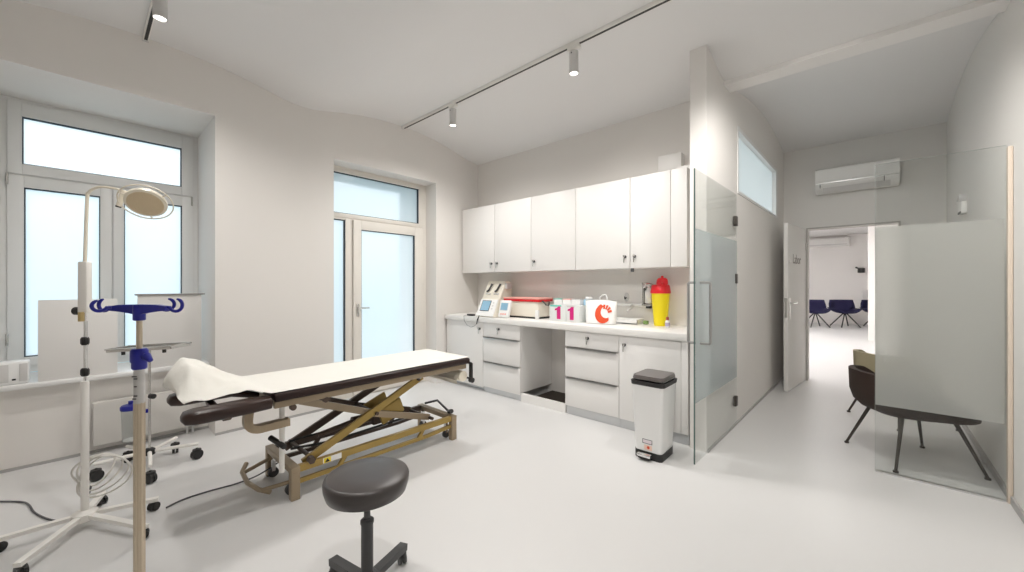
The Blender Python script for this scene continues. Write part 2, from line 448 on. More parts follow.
for z in (1.92, 1.385, .245):
    b = nb(); box(b, -.012, .05, -.014, .014, z-.045, z+.045, .004, R=R3)
    obj('hinge', b, M['darkmetal'], d3)
b = nb()
for s in (-1, 1):
    o = .078*s; x = GW-.10
    pts = [(x, .006*s, 1.345), (x, o*.9, 1.345), (x, o, 1.335), (x, o, .905), (x, o*.9, .895), (x, .006*s, .895)]
    tube(b, [R3 @ Vector(p) for p in pts], .010, 10)
obj('door_handle', b, M['pull'], d3)

# ---- fixed glass screen on the right
gs = thing('glass_screen', 'fixed glass screen with wide frosted band beside the lounge chairs', 'glass screen', (.4, 3.775, 0), kind='thing')
b = nb(); box(b, .083, .670, 3.769, 3.779, .012, 2.18); gp = obj('glass_panel', b, M['glass'], gs)
b = nb(); box(b, .0815, .083, 3.769, 3.779, .012, 2.18); box(b, .083, .662, 3.769, 3.779, 2.18, 2.1808); obj('glass_edge', b, mat('glass_edge_pale', (.33, .36, .345), .3), gp)
b = nb(); box(b, .084, .661, 3.7795, 3.7805, .475, 1.735); obj('frosted_film', b, M['film'], gp)
b = nb(); box(b, .670, .690, 3.755, 3.795, .0, 2.17, .003); obj('wall_profile', b, M['strip'], gs)
b = nb(); box(b, .083, .662, 3.763, 3.785, 0, .012); obj('floor_channel', b, M['alu'], gs)

# ================================================================== CABINETS
def key_lock(par, x, y, z, key=True):
    b = nb(); cyl(b, (x, y, z), (x, y-.014, z), .014, seg=16); cyl(b, (x, y-.014, z), (x, y-.024, z), .006, seg=10)
    l = obj('lock', b, M['dkgrey'], par)
    if key:
        b = nb(); box(b, x-.010, x+.010, y-.036, y-.022, z-.006, z+.016, .003); box(b, x-.006, x+.006, y-.032, y-.028, z-.06, z-.006, .002)
        obj('key', b, M['steel'], l)
UZ0, UZ1, UY = 1.49, 2.38, 3.60
def upper(x0, x1, doors, label, filler=None):
    t = thing('wall_cabinet', label, 'cabinet', ((x0+x1)/2, YB, UZ0), group='wall cabinets')
    b = nb(); box(b, x0+.001, x1-.001, UY+.021, YB-.001, UZ0, UZ1); obj('body', b, M['cab'], t)
    for a, c, lk in doors:
        b = nb(); box(b, a+.003, c-.003, UY, UY+.018, UZ0+.001, UZ1, .0015)
        d = obj('door', b, M['cab'], t)
        if lk: key_lock(d, (a+.05) if lk == 'L' else (c-.05), UY, UZ0+.115)
    if filler:
        b = nb(); box(b, filler[0]+.0015, filler[1], UY, UY+.018, UZ0+.001, UZ1, .001); obj('filler_panel', b, M['cab'], t)
    return t
upper(-4.19, -2.934, [(-4.19, -3.55, 'R'), (-3.55, -2.934, 'L')], 'white two-door wall cabinet nearest the window wall', )
upper(-2.934, -2.307, [(-2.934, -2.307, 'L')], 'white single-door wall cabinet in the middle of the row')
u = upper(-2.307, -1.145, [(-2.307, -1.679, 'R'), (-1.679, -1.287, 'L')], 'white two-door wall cabinet above the yellow sharps bin', (-1.287, -1.145))
b = nb(); box(b, -1.675, -1.645, UY+.005, UY+.02, UZ0-.035, UZ0, .002); obj('catch', b, M['dkgrey'], u)

LY, LT = 3.32, .862
def base_body(t, x0, x1, kz=.09, kset=.028):
    b = nb(); box(b, x0+.001, x1-.001, LY+.02, YB-.001, kz, LT); obj('body', b, M['cab'], t)
    b = nb(); box(b, x0+.001, x1-.001, LY+kset, LY+kset+.015, 0, kz); obj('kick_plate', b, M['kick'], t)
    return t
def drawer(t, x0, x1, z0, z1, lip=True, lock=False):
    b = nb(); box(b, x0+.003, x1-.003, LY, LY+.018, z0+.002, z1-(.014 if lip else .003), .0015)
    d = obj('drawer', b, M['cab'], t)
    if lip:
        b = nb(); box(b, x0+.02, x1-.02, LY-.016, LY+.018, z1-.012, z1-.007); box(b, x0+.02, x1-.02, LY-.016, LY-.013, z1-.022, z1-.007)
        obj('handle', b, M['alu'], d)
    if lock: key_lock(d, (x0+x1)/2-.03, LY, (z0+z1)/2+.02)
def base_door(t, x0, x1, z0, side):
    b = nb(); box(b, x0+.003, x1-.003, LY, LY+.018, z0, LT-.003, .0015); d = obj('door', b, M['cab'], t)
    key_lock(d, (x0+.055) if side == 'L' else (x1-.055), LY, LT-.085)
t = base_body(thing('base_cabinet', 'white base cabinet with one door beside the window wall', 'cabinet', (-3.83, YB, 0)), -4.19, -3.474, .075, .07)
base_door(t, -4.19, -3.474, .055, 'R')
for x0, x1, zs, lab in ((-3.474, -2.867, (.07, .385, .69, LT), 'white three-drawer base cabinet left of the knee gap'), (-2.255, -1.656, (.09, .39, .70, LT), 'white three-drawer base cabinet right of the knee gap')):
    t = base_body(thing('drawer_cabinet', lab, 'cabinet', ((x0+x1)/2, YB, 0), group='drawer cabinets'), x0, x1)
    drawer(t, x0, x1, zs[0], zs[1]); drawer(t, x0, x1, zs[1], zs[2]); drawer(t, x0, x1, zs[2], zs[3], False, True)
t = base_body(thing('base_cabinet', 'white base cabinet with one door behind the pedal bin', 'cabinet', (-1.36, YB, 0)), -1.656, -1.045)
base_door(t, -1.656, -1.10, .09, 'L')
b = nb(); box(b, -1.10, -1.045, LY, LY+.018, .09, LT-.002, .001); obj('filler_panel', b, M['cab'], t)
WT = .925
b = nb(); box(b, -4.205, -1.035, 3.295, YB-.001, LT+.001, WT, .004)
tag(obj('worktop', b, M['top']), 'long white worktop across the base cabinets and knee gap', 'worktop')

# ================================================================== COUNTER THINGS
# monitor with sloped screen
t = thing('patient_monitor', 'cream desktop monitor with blue screen at the worktop edge', 'medical device', (-3.47, 3.45, WT))
b = nb(); prism(b, [(3.345, WT), (3.55, WT), (3.55, 1.10), (3.50, 1.145), (3.43, 1.145), (3.345, .965)], -3.62, -3.31, 'X'); bmesh.ops.bevel(b, geom=b.edges[:], offset=.008, segments=2, affect='EDGES')
h = obj('housing', b, M['devcream'], t)
n = Vector((0, -.18, .085)).normalized()
def on_slope(x, s, o=0.0): # s 0..1 up the sloped front
    return Vector((x, 3.345+.085*s, .965+.18*s))+n*o
def slope_quad(bm, x0, x1, s0, s1, o0, o1):
    vs = [bm.verts.new(on_slope(x, s, o)) for o in (o0, o1) for x, s in ((x0, s0), (x1, s0), (x1, s1), (x0, s1))]
    for f in ((0, 1, 2, 3), (7, 6, 5, 4), (0, 4, 5, 1), (1, 5, 6, 2), (2, 6, 7, 3), (3, 7, 4, 0)): bm.faces.new([vs[k] for k in f])
b = nb(); slope_quad(b, -3.615, -3.315, -.15, .97, -.004, .004); obj('front_panel', b, M['whitep'], t)
b = nb(); slope_quad(b, -3.575, -3.415, .18, .9, .003, .006); obj('bezel', b, M['dkgrey'], t)
b = nb(); slope_quad(b, -3.565, -3.425, .22, .86, .005, .008); obj('screen', b, M['screen'], t)
b = nb(); box(b, -3.53, -3.45, 3.335, 3.345, .935, .948, .003); obj('paper_slot', b, M['black'], t)
b = nb()
for s in (.35, .55, .75): p = on_slope(-3.37, s); cyl(b, p, p+n*.008, .010, seg=12)
obj('button', b, M['ltgrey'], t)
# tall sloped device behind
t = thing('probe_station', 'grey-cream sloped probe station standing behind the desktop monitor', 'medical device', (-3.63, 3.72, WT))
b = nb(); prism(b, [(3.60, WT), (3.84, WT), (3.84, 1.33), (3.80, 1.375), (3.73, 1.375), (3.60, 1.13)], -3.79, -3.46, 'X'); bmesh.ops.bevel(b, geom=b.edges[:], offset=.006, segments=2, affect='EDGES')
h = obj('housing', b, M['devcream'], t)
n2 = Vector((0, -.245, .13)).normalized()
def sl2(x, s, o=0): return Vector((x, 3.60+.13*s, 1.13+.245*s))+n2*o
for x in (-3.70, -3.55):
    b = nb(); tube(b, [sl2(x-.035, .42, .012), sl2(x+.0, .45, .02), sl2(x+.018, .62, .025), sl2(x+.022, .80, .02)], [.011, .013, .012, .015], 10); obj('probe', b, M['dkgrey'], t)
    b = nb(); tube(b, [sl2(x-.045, .30, .004), sl2(x+.045, .30, .004)], .009, 8); obj('probe_cradle', b, M['ltgrey'], t)
b = nb(); box(b, -3.46, -3.42, 3.70, 3.80, 1.27, 1.35, .01); obj('side_clip', b, M['ltgrey'], t)
# handheld unit
t = thing('handheld_monitor', 'small white handheld unit with blue screen leaning on the white tub', 'medical device', (-3.215, 3.41, WT))
Rh = Matrix.Translation((-3.20, 3.40, WT)) @ Matrix.Rotation(math.radians(-14), 4, 'X')
b = nb(); box(b, -.088, .088, -.018, .018, .004, .218, .012, 3, Rh); obj('housing', b, M['whitep'], t)
b = nb(); box(b, -.060, .060, -.0195, -.016, .09, .185, R=Rh); obj('bezel', b, M['ltgrey'], t)
b = nb(); box(b, -.054, .054, -.021, -.018, .095, .18, R=Rh); obj('screen', b, M['screen'], t)
b = nb()
for x in (-.035, 0, .035): box(b, x-.012, x+.012, -.021, -.017, .035, .055, .002, R=Rh)
obj('button', b, M['salmon'], t)
# tub with red lid
t = thing('storage_tub', 'large white tub with red rimmed lid on the worktop', 'tub', (-3.065, 3.66, WT))
b = nb(); box(b, -3.305, -2.785, 3.55, 3.80, WT+.02, 1.13, .012, 3); obj('body', b, M['devcream'], t)
b = nb(); box(b, -3.325, -2.765, 3.535, 3.815, 1.125, 1.155, .008); obj('rim', b, M['red'], t)
b = nb(); box(b, -3.330, -2.760, 3.53, 3.82, 1.153, 1.172, .008); obj('lid', b, M['salmon'], t)
b = nb(); box(b, -3.295, -2.795, 3.56, 3.79, WT, WT+.022); obj('foot_tray', b, M['black'], t)
b = nb(); tube(b, [(-2.777, 3.60, 1.14), (-2.750, 3.60, 1.13), (-2.740, 3.64, 1.09), (-2.745, 3.70, 1.08), (-2.765, 3.74, 1.12)], .008); obj('clasp', b, M['dkgrey'], t)
b = nb(); box(b, -2.810, -2.765, 3.52, 3.55, WT, 1.03, .006); obj('corner_post', b, M['whitep'], t)
# glove boxes with a magenta 1
def figure_one(bm, x, z, y, h):
    w = h*.35
    P = [(x-w*.5, z), (x+w*.5, z), (x+w*.5, z+h), (x-w*.1, z+h), (x-w*.55, z+h*.86), (x-w*1.05, z+h*.80), (x-w*1.05, z+h*.66), (x-w*.5, z+h*.70)]
    prism(bm, P, y-.001, y, 'Y')
for x0, x1, lab in ((-2.585, -2.365, 'grey-white glove carton with magenta 1 next to the white tub'), (-2.36, -2.195, 'grey-white glove carton with magenta 1 next to the white pouch')):
    t = thing('glove_box', lab, 'carton', ((x0+x1)/2, 3.57, WT), group='glove boxes')
    b = nb(); box(b, x0, x1, 3.50, 3.64, WT, 1.105, .002); bd = obj('carton', b, M['sage'], t)
    b = nb(); figure_one(b, x0+(.125 if x0 < -2.5 else .07), WT+.025, 3.499, .14); obj('printed_numeral', b, M['magenta'], bd)
    b = nb(); box(b, x0+.01, x1-.06, 3.4985, 3.5, 1.085, 1.104); obj('colour_band', b, M['teal'] if x0 < -2.5 else M['ltgrey'], bd)
for x, m2, lab in ((-2.585, 'teal', 'small white carton with teal edge behind the glove cartons, nearest the tub'), (-2.465, 'salmon', 'small white carton with pink edge in the middle behind the glove cartons'), (-2.345, 'ltgrey', 'small plain white carton behind the glove cartons, nearest the pouch')):
    t = thing('small_carton', lab, 'carton', (x, 3.70, WT), group='cartons behind the glove boxes')
    b = nb(); box(b, x-.055, x+.055, 3.66, 3.75, WT, 1.165, .002); c = obj('carton', b, M['carton'], t)
    b = nb(); box(b, x-.0555, x+.0555, 3.659, 3.751, 1.158, 1.166); obj('colour_edge', b, M[m2], c)
# pouch with orange emblem
t = thing('carry_pouch', 'white pouch printed with an orange-red emblem on the worktop', 'pouch', (-1.93, 3.58, WT))
b = nb()
rows = 10
prev = None
for k in range(rows+1):
    f = k/rows; z = WT+.005+.235*f; hw = .160+.022*f; hd = .055*(1-f**1.6)+.004
    rg = []
    for q in range(24):
        a = 2*PI*q/24; cx, sy = math.cos(a), math.sin(a)
        rg.append(b.verts.new((-1.985+hw*math.copysign(abs(cx)**.45, cx), 3.575+hd*math.copysign(abs(sy)**.6, sy), z+.006*math.sin(3*a)*f)))
    if prev:
        for q in range(24): b.faces.new((prev[q], prev[(q+1) % 24], rg[(q+1) % 24], rg[q]))
    else: b.faces.new(rg[::-1])
    prev = rg
b.faces.new(prev)
bd = obj('bag', b, M['whitep'], t, 60)
b = nb()
yf = lambda z: 3.575-(.055*(1-min(1, max(0, (z-WT-.005)/.235))**1.6)+.004)-.0025
def decal(poly):
    vs = [b.verts.new((x, yf(z), z)) for x, z in poly]; f = b.faces.new(vs)
cx, cz = -1.935, WT+.112
out = [(cx+.09*math.cos(a), cz+.10*math.sin(a)) for a in [math.radians(115+ (320-115)*k/18) for k in range(19)]]
inn = [(cx+.034+.062*math.cos(a), cz+.018+.064*math.sin(a)) for a in [math.radians(125+(300-125)*k/18) for k in range(19)]]
for k in range(18): decal([out[k], out[k+1], inn[k+1], inn[k]])
for a in (95, 70, 45, 20):
    r = math.radians(a); u = Vector((math.cos(r), math.sin(r))); v = Vector((-u.y, u.x)); o = Vector((cx+.01, cz+.0))
    decal([tuple(o+u*.045+v*.009), tuple(o+u*.045-v*.009), tuple(o+u*.088-v*.012), tuple(o+u*.088+v*.012)])
for f in list(b.faces): pass
e = bmesh.ops.extrude_face_region(b, geom=b.faces[:]); bmesh.ops.translate(b, verts=[v for v in e['geom'] if isinstance(v, bmesh.types.BMVert)], vec=(0, -.0012, 0))
obj('printed_emblem', b, M['orange'], bd)
b = nb(); tube(b, [(-2.0, 3.575, WT+.23), (-1.995, 3.575, WT+.27), (-1.965, 3.575, WT+.295), (-1.93, 3.575, WT+.30), (-1.915, 3.575, WT+.27), (-1.915, 3.575, WT+.23)], .007, 8); obj('carry_loop', b, M['whitep'], bd)
t = thing('wipes_pack', 'light blue pack standing behind the white pouch', 'pack', (-2.215, 3.72, WT))
b = nb(); box(b, -2.27, -2.16, 3.69, 3.76, WT, 1.165, .02, 3); p = obj('pack', b, M['lightblue'], t)
b = nb(); box(b, -2.25, -2.18, 3.70, 3.75, 1.165, 1.195, .008); obj('flip_lid', b, M['whitep'], p)
# white tray, sponge
t = thing('paper_tray', 'low white tray on the worktop beneath the wall tap', 'tray', (-1.88, 3.84, WT))
b = nb(); box(b, -2.0, -1.67, 3.74, 3.89, WT, WT+.012, .003); obj('base', b, M['whitep'], t)
b = nb(); ring(b, 'Y', 3.735, 3.895, -2.005, -1.665, WT, WT+.05, .006, .006, .01, .004); box(b, -2.005, -1.665, 3.735, 3.74, WT, WT+.045); box(b, -2.005, -1.665, 3.89, 3.895, WT, WT+.045); obj('rim', b, M['whitep'], t)
b = nb(); box(b, -1.640, -1.595, 3.81, 3.86, WT, WT+.03, .008, 2); box(b, -1.639, -1.596, 3.811, 3.859, WT+.028, WT+.036, .004)
tag(obj('sponge', b, M['green']), 'small green sponge between the tray and the sharps bin', 'sponge')
# sharps bin
t = thing('sharps_bin', 'yellow sharps container with red lid on the worktop', 'sharps bin', (-1.455, 3.80, WT))
b = nb(); lathe(b, [(.057, 0), (.061, .004), (.086, .315), (.090, .32), (.090, .33)], (-1.455, 3.80, WT), 36); obj('bucket', b, M['yellow'], t)
b = nb(); lathe(b, [(.094, .318), (.095, .335), (.090, .36), (.084, .395), (.076, .402), (.06, .405)], (-1.455, 3.80, WT), 36)
lathe(b, [(.052, .40), (.055, .415), (.05, .452), (.036, .468), (.012, .472), (.012, .486), (.006, .49)], (-1.435, 3.79, WT), 24)
box(b, -1.455, -1.41, 3.72, 3.75, WT+.40, WT+.42, .006); obj('lid', b, M['red'], t)
# dropper bottle
t = thing('small_bottle', 'tiny white bottle with red-brown cap beside the sharps bin', 'bottle', (-1.335, 3.655, WT))
b = nb(); lathe(b, [(.018, 0), (.020, .003), (.020, .06), (.012, .07), (.010, .075)], (-1.335, 3.655, WT), 20); obj('bottle_body', b, M['whitep'], t)
b = nb(); lathe(b, [(.0135, .072), (.0135, .095), (.009, .102)], (-1.335, 3.655, WT), 20); obj('cap', b, mat('red_brown_cap', (.35, .06, .04), .5), t)
b = nb(); lathe(b, [(.0206, .015), (.0206, .05)], (-1.335, 3.655, WT), 20, cap=False); obj('printed_label', b, mat('violet_label', (.45, .40, .55), .5), t)
# wall soap dispenser
t = thing('soap_dispenser', 'steel wall soap dispenser hanging left of the sharps bin', 'dispenser', (-1.62, 3.925, 1.2))
b = nb(); box(b, -1.665, -1.645, 3.84, 3.929, 1.12, 1.33, .003); box(b, -1.665, -1.575, 3.915, 3.929, 1.12, 1.33, .003); box(b, -1.665, -1.575, 3.84, 3.925, 1.11, 1.13, .003); obj('bracket', b, M['steel'], t)
b = nb(); box(b, -1.64, -1.575, 3.85, 3.913, 1.135, 1.27, .012, 3); obj('bottle', b, M['whitep'], t)
b = nb(); lathe(b, [(.022, 0), (.022, .02), (.012, .03), (.012, .045)], (-1.607, 3.88, 1.265), 16); tube(b, [(-1.607, 3.88, 1.31), (-1.607, 3.80, 1.325), (-1.607, 3.76, 1.30)], .007); obj('pump', b, M['whitep'], t)
b = nb(); tube(b, [(-1.655, 3.86, 1.33), (-1.655, 3.83, 1.345), (-1.60, 3.80, 1.345), (-1.575, 3.83, 1.34), (-1.575, 3.90, 1.33)], .007); obj('lever', b, M['steel'], t)
b = nb(); box(b, -1.63, -1.58, 3.86, 3.90, 1.085, 1.11, .004); obj('nozzle', b, M['black'], t)
# wall hook + wall tap
t = thing('wall_hook', 'small grey oval hook on the wall above the tray', 'hook', (-1.87, 3.925, 1.2))
b = nb(); lathe(b, [(.033, 0), (.036, .004), (.030, .012), (.012, .016)], (0, 0, 0), 24, Matrix.Translation((-1.868, 3.929, 1.195)) @ Matrix.Rotation(PI/2, 4, 'X') @ Matrix.Diagonal((.8, 1.35, 1, 1))); obj('back_plate', b, M['ltgrey'], t)
b = nb(); tube(b, [(-1.868, 3.916, 1.19), (-1.868, 3.885, 1.175), (-1.868, 3.875, 1.20)], .007, 8); obj('prong', b, M['dkgrey'], t)
t = thing('wall_tap', 'pale wall mounted tap above the white tray', 'tap', (-1.8, 3.925, 1.1))
b = nb(); tube(b, [(-1.96, 3.905, 1.115), (-1.60, 3.905, 1.115)], .016, 12); cyl(b, (-1.90, 3.929, 1.115), (-1.90, 3.90, 1.115), .022); cyl(b, (-1.68, 3.929, 1.115), (-1.68, 3.90, 1.115), .022); obj('tap_body', b, M['whitep'], t)
b = nb(); tube(b, [(-1.79, 3.905, 1.11), (-1.79, 3.86, 1.08), (-1.79, 3.80, 1.07), (-1.79, 3.775, 1.05)], [.018, .014, .011, .010], 12); obj('spout', b, M['ltgrey'], t)
# pen/cable on the counter edge
t = thing('stylus_probe', 'black stylus probe with thin lead lying over the worktop edge', 'probe', (-3.75, 3.33, WT))
b = nb(); box(b, -3.80, -3.70, 3.34, 3.40, WT, WT+.022, .006); obj('probe_cradle', b, M['black'], t)
b = nb(); tube(b, [(-3.52, 3.30, WT+.018), (-3.535, 3.285, WT-.03), (-3.55, 3.283, WT-.09)], [.006, .008, .007], 8); obj('stylus', b, M['black'], t)
b = nb(); tube(b, [(-3.79, 3.34, WT+.01), (-3.80, 3.29, WT), (-3.79, 3.288, WT-.06), (-3.74, 3.287, WT-.11), (-3.66, 3.286, WT-.135), (-3.60, 3.284, WT-.12), (-3.55, 3.283, WT-.085)], .0022, 6); obj('lead', b, M['gcable'], t)

# ================================================================== PEDAL BIN
t = thing('pedal_bin', 'tall white pedal bin with dark lid before the base cabinets', 'bin', (-1.195, 2.99, 0))
def taper_box(bm, x0, x1, y0, y1, z0, z1, g, r=.03, n=5):
    cx, cy = (x0+x1)/2, (y0+y1)/2; rings = []
    for f in (0, .33, .66, 1):
        hx, hy = (x1-x0)/2+g*f, (y1-y0)/2+g*f; rg = []
        for sx, sy, a0 in ((1, 1, 0), (-1, 1, 90), (-1, -1, 180), (1, -1, 270)):
            for k in range(n+1):
                a = math.radians(a0+90*k/n); rg.append(bm.verts.new((cx+sx*(hx-r)+r*math.cos(a), cy+sy*(hy-r)+r*math.sin(a), z0+(z1-z0)*f)))
        rings.append(rg)
    m = len(rings[0])
    for A, B in zip(rings, rings[1:]):
        for k in range(m): bm.faces.new((A[k], A[(k+1) % m], B[(k+1) % m], B[k]))
    bm.faces.new(rings[0][::-1]); bm.faces.new(rings[-1])
b = nb(); taper_box(b, -1.303, -1.095, 2.875, 3.125, .05, .565, .022); bd = obj('body', b, M['binbody'], t)
b = nb(); taper_box(b, -1.306, -1.092, 2.872, 3.128, 0, .058, .0); obj('base', b, M['black'], t)
b = nb(); taper_box(b, -1.328, -1.070, 2.850, 3.150, .56, .59, .004); obj('rim', b, M['black'], t)
b = nb(); taper_box(b, -1.322, -1.076, 2.855, 3.145, .605, .632, -.006, .035); obj('lid', b, mat('lid_brown_grey', (.12, .105, .10), .3), t)
b = nb(); box(b, -1.31, -1.09, 2.90, 3.12, .588, .607); obj('lid_liner', b, M['ltgrey'], t)
b = nb(); box(b, -1.255, -1.165, 2.825, 2.88, .012, .028, .006); obj('pedal_arm', b, M['black'], t)
b = nb(); box(b, -1.262, -1.158, 2.815, 2.86, .03, .052, .006); obj('pedal', b, M['chrome'], t)
b = nb(); box(b, -1.235, -1.165, 2.871, 2.8735, .120, .148, .001); st = obj('sticker', b, mat('pink_sticker', (.75, .66, .70), .5), bd)
b = nb(); ring(b, 'Y', 2.870, 2.8725, -1.238, -1.162, .117, .151, .004); obj('sticker_outline', b, M['dkgrey'], st)
b = nb(); box(b, -1.225, -1.165, 2.8725, 2.8745, .070, .108); st = obj('sticker', b, mat('peach_sticker', (.85, .62, .52), .5), bd)
b = nb(); cyl(b, (-1.193, 2.8725, .09), (-1.193, 2.871, .09), .011, seg=14); obj('sticker_mark', b, M['orange'], st)

# ================================================================== EXAMINATION COUCH
t = thing('examination_couch', 'brown examination couch on bronze scissor lift frame, covered with paper', 'couch', (-2.82, 1.45, 0))
NX, FX = -2.49, -3.12
b = nb(); box(b, FX, NX, .735, 2.235, .648, .700, .02, 4); obj('mattress', b, M['leather'], t)
# head cushion, tilted up
Rhd = Matrix.Translation((-2.86, .74, .672)) @ Matrix.Rotation(math.radians(-16), 4, 'X')
b = nb(); box(b, -.13, .11, -.32, 0, -.05, -.012, .018, 4, Rhd); obj('head_cushion', b, M['leather'], t)
for x in (-2.525, -2.985):
    b = nb(); 
    rg = [(0, .325, .0), (1, .338, .03), (1, .38, .0375), (1, .60, .0375), (1, .715, .034), (0, .73, 0)]
    prev = None; rings = []
    for _, y, r in rg:
        r = max(r, .012)
        rings.append([b.verts.new((x+1.75*r*math.copysign(abs(math.cos(a))**.6, math.cos(a)), y, .655+r*math.copysign(abs(math.sin(a))**.6, math.sin(a)))) for a in [2*PI*k/20 for k in range(20)]])
    for A, B in zip(rings, rings[1:]):
        for k in range(20): b.faces.new((A[k], A[(k+1) % 20], B[(k+1) % 20], B[k]))
    b.faces.new(rings[0][::-1]); b.faces.new(rings[-1])
    obj('arm_pad', b, M['pad'], t, 60)
b = nb(); tube(b, [(-2.985, .52, .605), (-2.54, .52, .605)], 0, flat=(.035, .02)); tube(b, [(-2.985, .52, .605), (-2.985, .52, .63)], 0, flat=(.04, .035)); tube(b, [(-2.54, .52, .605), (-2.54, .52, .63)], 0, flat=(.04, .035)); obj('pad_bracket', b, M['brown'], t)
b = nb(); tube(b, [(-2.70, .735, .675), (-2.74, .60, .725), (-2.76, .50, .75)], .008, 8); tube(b, [(-2.90, .735, .675), (-2.88, .60, .725)], .008, 8); obj('gas_strut', b, M['chrome'], t)
# top frame
b = nb(); box(b, NX-.05, NX-.02, .74, 2.2, .61, .648, .003); box(b, FX+.02, FX+.05, .74, 2.2, .61, .648, .003)
for y in (.76, 1.75, 2.17): box(b, FX+.05, NX-.05, y-.015, y+.015, .615, .648)
obj('top_frame', b, M['beige'], t)
# C bracket for the head part
b = nb(); tube(b, smooth([(-2.56, .625, .62), (-2.56, .618, .56), (-2.56, .628, .525), (-2.56, .665, .505), (-2.56, .72, .504), (-2.56, .83, .505)], 5), 0, flat=(.05, .042)); obj('head_bracket', b, M['beige'], t)
b = nb(); cyl(b, (-2.585, .80, .20), (-2.585, .80, .64), .0145, seg=20); obj('column', b, M['white'], t)
for y, z in ((.84, .595), (1.03, .60)):
    b = nb(); cyl(b, (-2.535, y, z), (-2.51, y, z), .018, seg=16); obj('knob', b, M['brown'], t)
b = nb(); tube(b, [(-2.66, .76, .40), (-2.54, .80, .365)], .016, 10); obj('knob', b, M['black'], t)
# end frames
for y, sgn in ((.875, 1), (2.125, -1)):
    b = nb(); box(b, -3.085, -2.575, y-.025, y+.025, .165, .205, .004); obj('end_bar', b, M['beige'], t)
    for x in (-2.60, -3.06):
        b = nb(); box(b, x-.024, x+.024, y-.026, y+.026, .0, .19, .005); obj('leg', b, M['beige'], t)
for x, y in ((-2.665, .875), (-3.0, .875), (-2.66, 2.10), (-3.0, 2.10)):
    b = nb(); cyl(b, (x-.012, y, .04), (x+.012, y, .04), .032, seg=18); cs = obj('caster', b, M['dkgrey'], t)
    b = nb(); box(b, x-.016, x+.016, y-.012, y+.012, .05, .165, .003); obj('caster_fork', b, M['chrome'], cs)
# base rails
for x, m in ((-2.60, 'gold'), (-3.04, 'brown')):
    b = nb(); tube(b, [(x, .90, .185), (x, 2.10, .185)], 0, flat=(.03, .042)); obj('base_rail', b, M[m], t)
    b = nb(); tube(b, [(x, .90, .105), (x, 1.86, .105), (x, 2.1, .12)], 0, flat=(.022, .026)); obj('lower_rail', b, M[m], t)
    for y in (1.15, 1.78):
        b = nb(); tube(b, [(x, y, .11), (x, y+.05, .18)], 0, flat=(.02, .026)); obj('rail_strut', b, M[m], t)
# scissor arms
for x, m, o in ((-2.645, 'gold', 0), (-2.985, 'brown', 0)):
    b = nb(); tube(b, [(x, .94, .19), (x, 1.84, .585)], 0, flat=(.022, .05)); obj('scissor_arm', b, M[m], t)
for x, m in ((-2.672, 'gold'), (-2.958, 'brown')):
    b = nb(); tube(b, [(x, .93, .585), (x, 1.45, .375)], 0, flat=(.022, .046)); tube(b, [(x, 1.43, .38), (x, 1.93, .225)], 0, flat=(.022, .046)); obj('scissor_arm', b, M['beige'] if m == 'gold' else M['brown'], t)
for y, z in ((1.44, .385), (1.80, .57), (.985, .215), (1.93, .222)):
    b = nb(); cyl(b, (-3.02, y, z), (-2.62, y, z), .013); obj('cross_shaft', b, M['brown'], t)
for x in (-2.705, -2.935):
    b = nb(); box(b, x-.015, x+.015, 1.50, 1.70, .29, .41, .01, 2, Matrix.Translation((x, 1.6, .35)) @ Matrix.Rotation(.35, 4, 'X') @ Matrix.Translation((-x, -1.6, -.35))); obj('pivot_plate', b, M['gold'], t)
b = nb(); cyl(b, (-2.83, 1.35, .30), (-2.83, 1.62, .30), .035); cyl(b, (-2.83, 1.1, .27), (-2.83, 1.35, .30), .018); cyl(b, (-2.83, 1.62, .30), (-2.83, 1.75, .33), .012); box(b, -2.87, -2.79, 1.5, 1.62, .24, .34, .006); obj('lift_motor', b, M['brown'], t)
b = nb(); tube(b, [(-2.83, .93, .23), (-2.83, 1.2, .2), (-2.83, 1.9, .22)], .009, 8); tube(b, [(-2.92, .95, .25), (-2.9, 1.3, .26), (-2.86, 1.7, .38)], .007, 8); obj('hose', b, M['black'], t)
b = nb(); cyl(b, (-2.612, .97, .215), (-2.575, .97, .215), .024, seg=6); obj('bolt', b, M['brown'], t)
b = nb(); cyl(b, (-2.615, 1.80, .60), (-2.60, 1.80, .60), .02, seg=16); obj('bolt', b, M['chrome'], t)
# warning label on the near rail
b = nb(); box(b, -2.5855, -2.584, 1.04, 1.16, .167, .203); wl = obj('warning_label', b, M['carton'], t, label='yellow and white warning label')
b = nb(); box(b, -2.5842, -2.5832, 1.045, 1.09, .169, .201); ws = obj('warning_sign', b, M['yellowsticker'], wl)
b = nb(); prism(b, [(1.052, .173), (1.083, .173), (1.0675, .197)], -2.5834, -2.5825, 'X'); obj('warning_triangle', b, M['black'], ws)
# pedal bar at the head end + foot-end bracket
b = nb(); tube(b, [(-3.07, .735, .125), (-3.02, .70, .095), (-2.86, .69, .085), (-2.72, .715, .08), (-2.66, .76, .07)], .014, 12); tube(b, [(-3.0, .70, .095), (-3.03, .90, .14)], .012, 10); tube(b, [(-2.70, .72, .08), (-2.66, .88, .09)], .012, 10); obj('pedal_bar', b, M['beige'], t)
b = nb(); tube(b, [(-3.02, 2.14, .22), (-2.9, 2.19, .26), (-2.66, 2.14, .215)], .010, 8); cyl(b, (-2.68, 2.15, .215), (-2.62, 2.13, .235), .018); obj('brake_lever', b, M['dkgrey'], t)
b = nb(); tube(b, [(-2.50, 2.215, .66), (-2.50, 2.245, .645), (-2.50, 2.245, .51)], 0, flat=(.03, .02)); cyl(b, (-2.51, 2.245, .505), (-2.475, 2.245, .505), .022); cyl(b, (-3.1, 2.235, .52), (-2.49, 2.235, .52), .008); obj('roll_holder', b, M['black'], t)
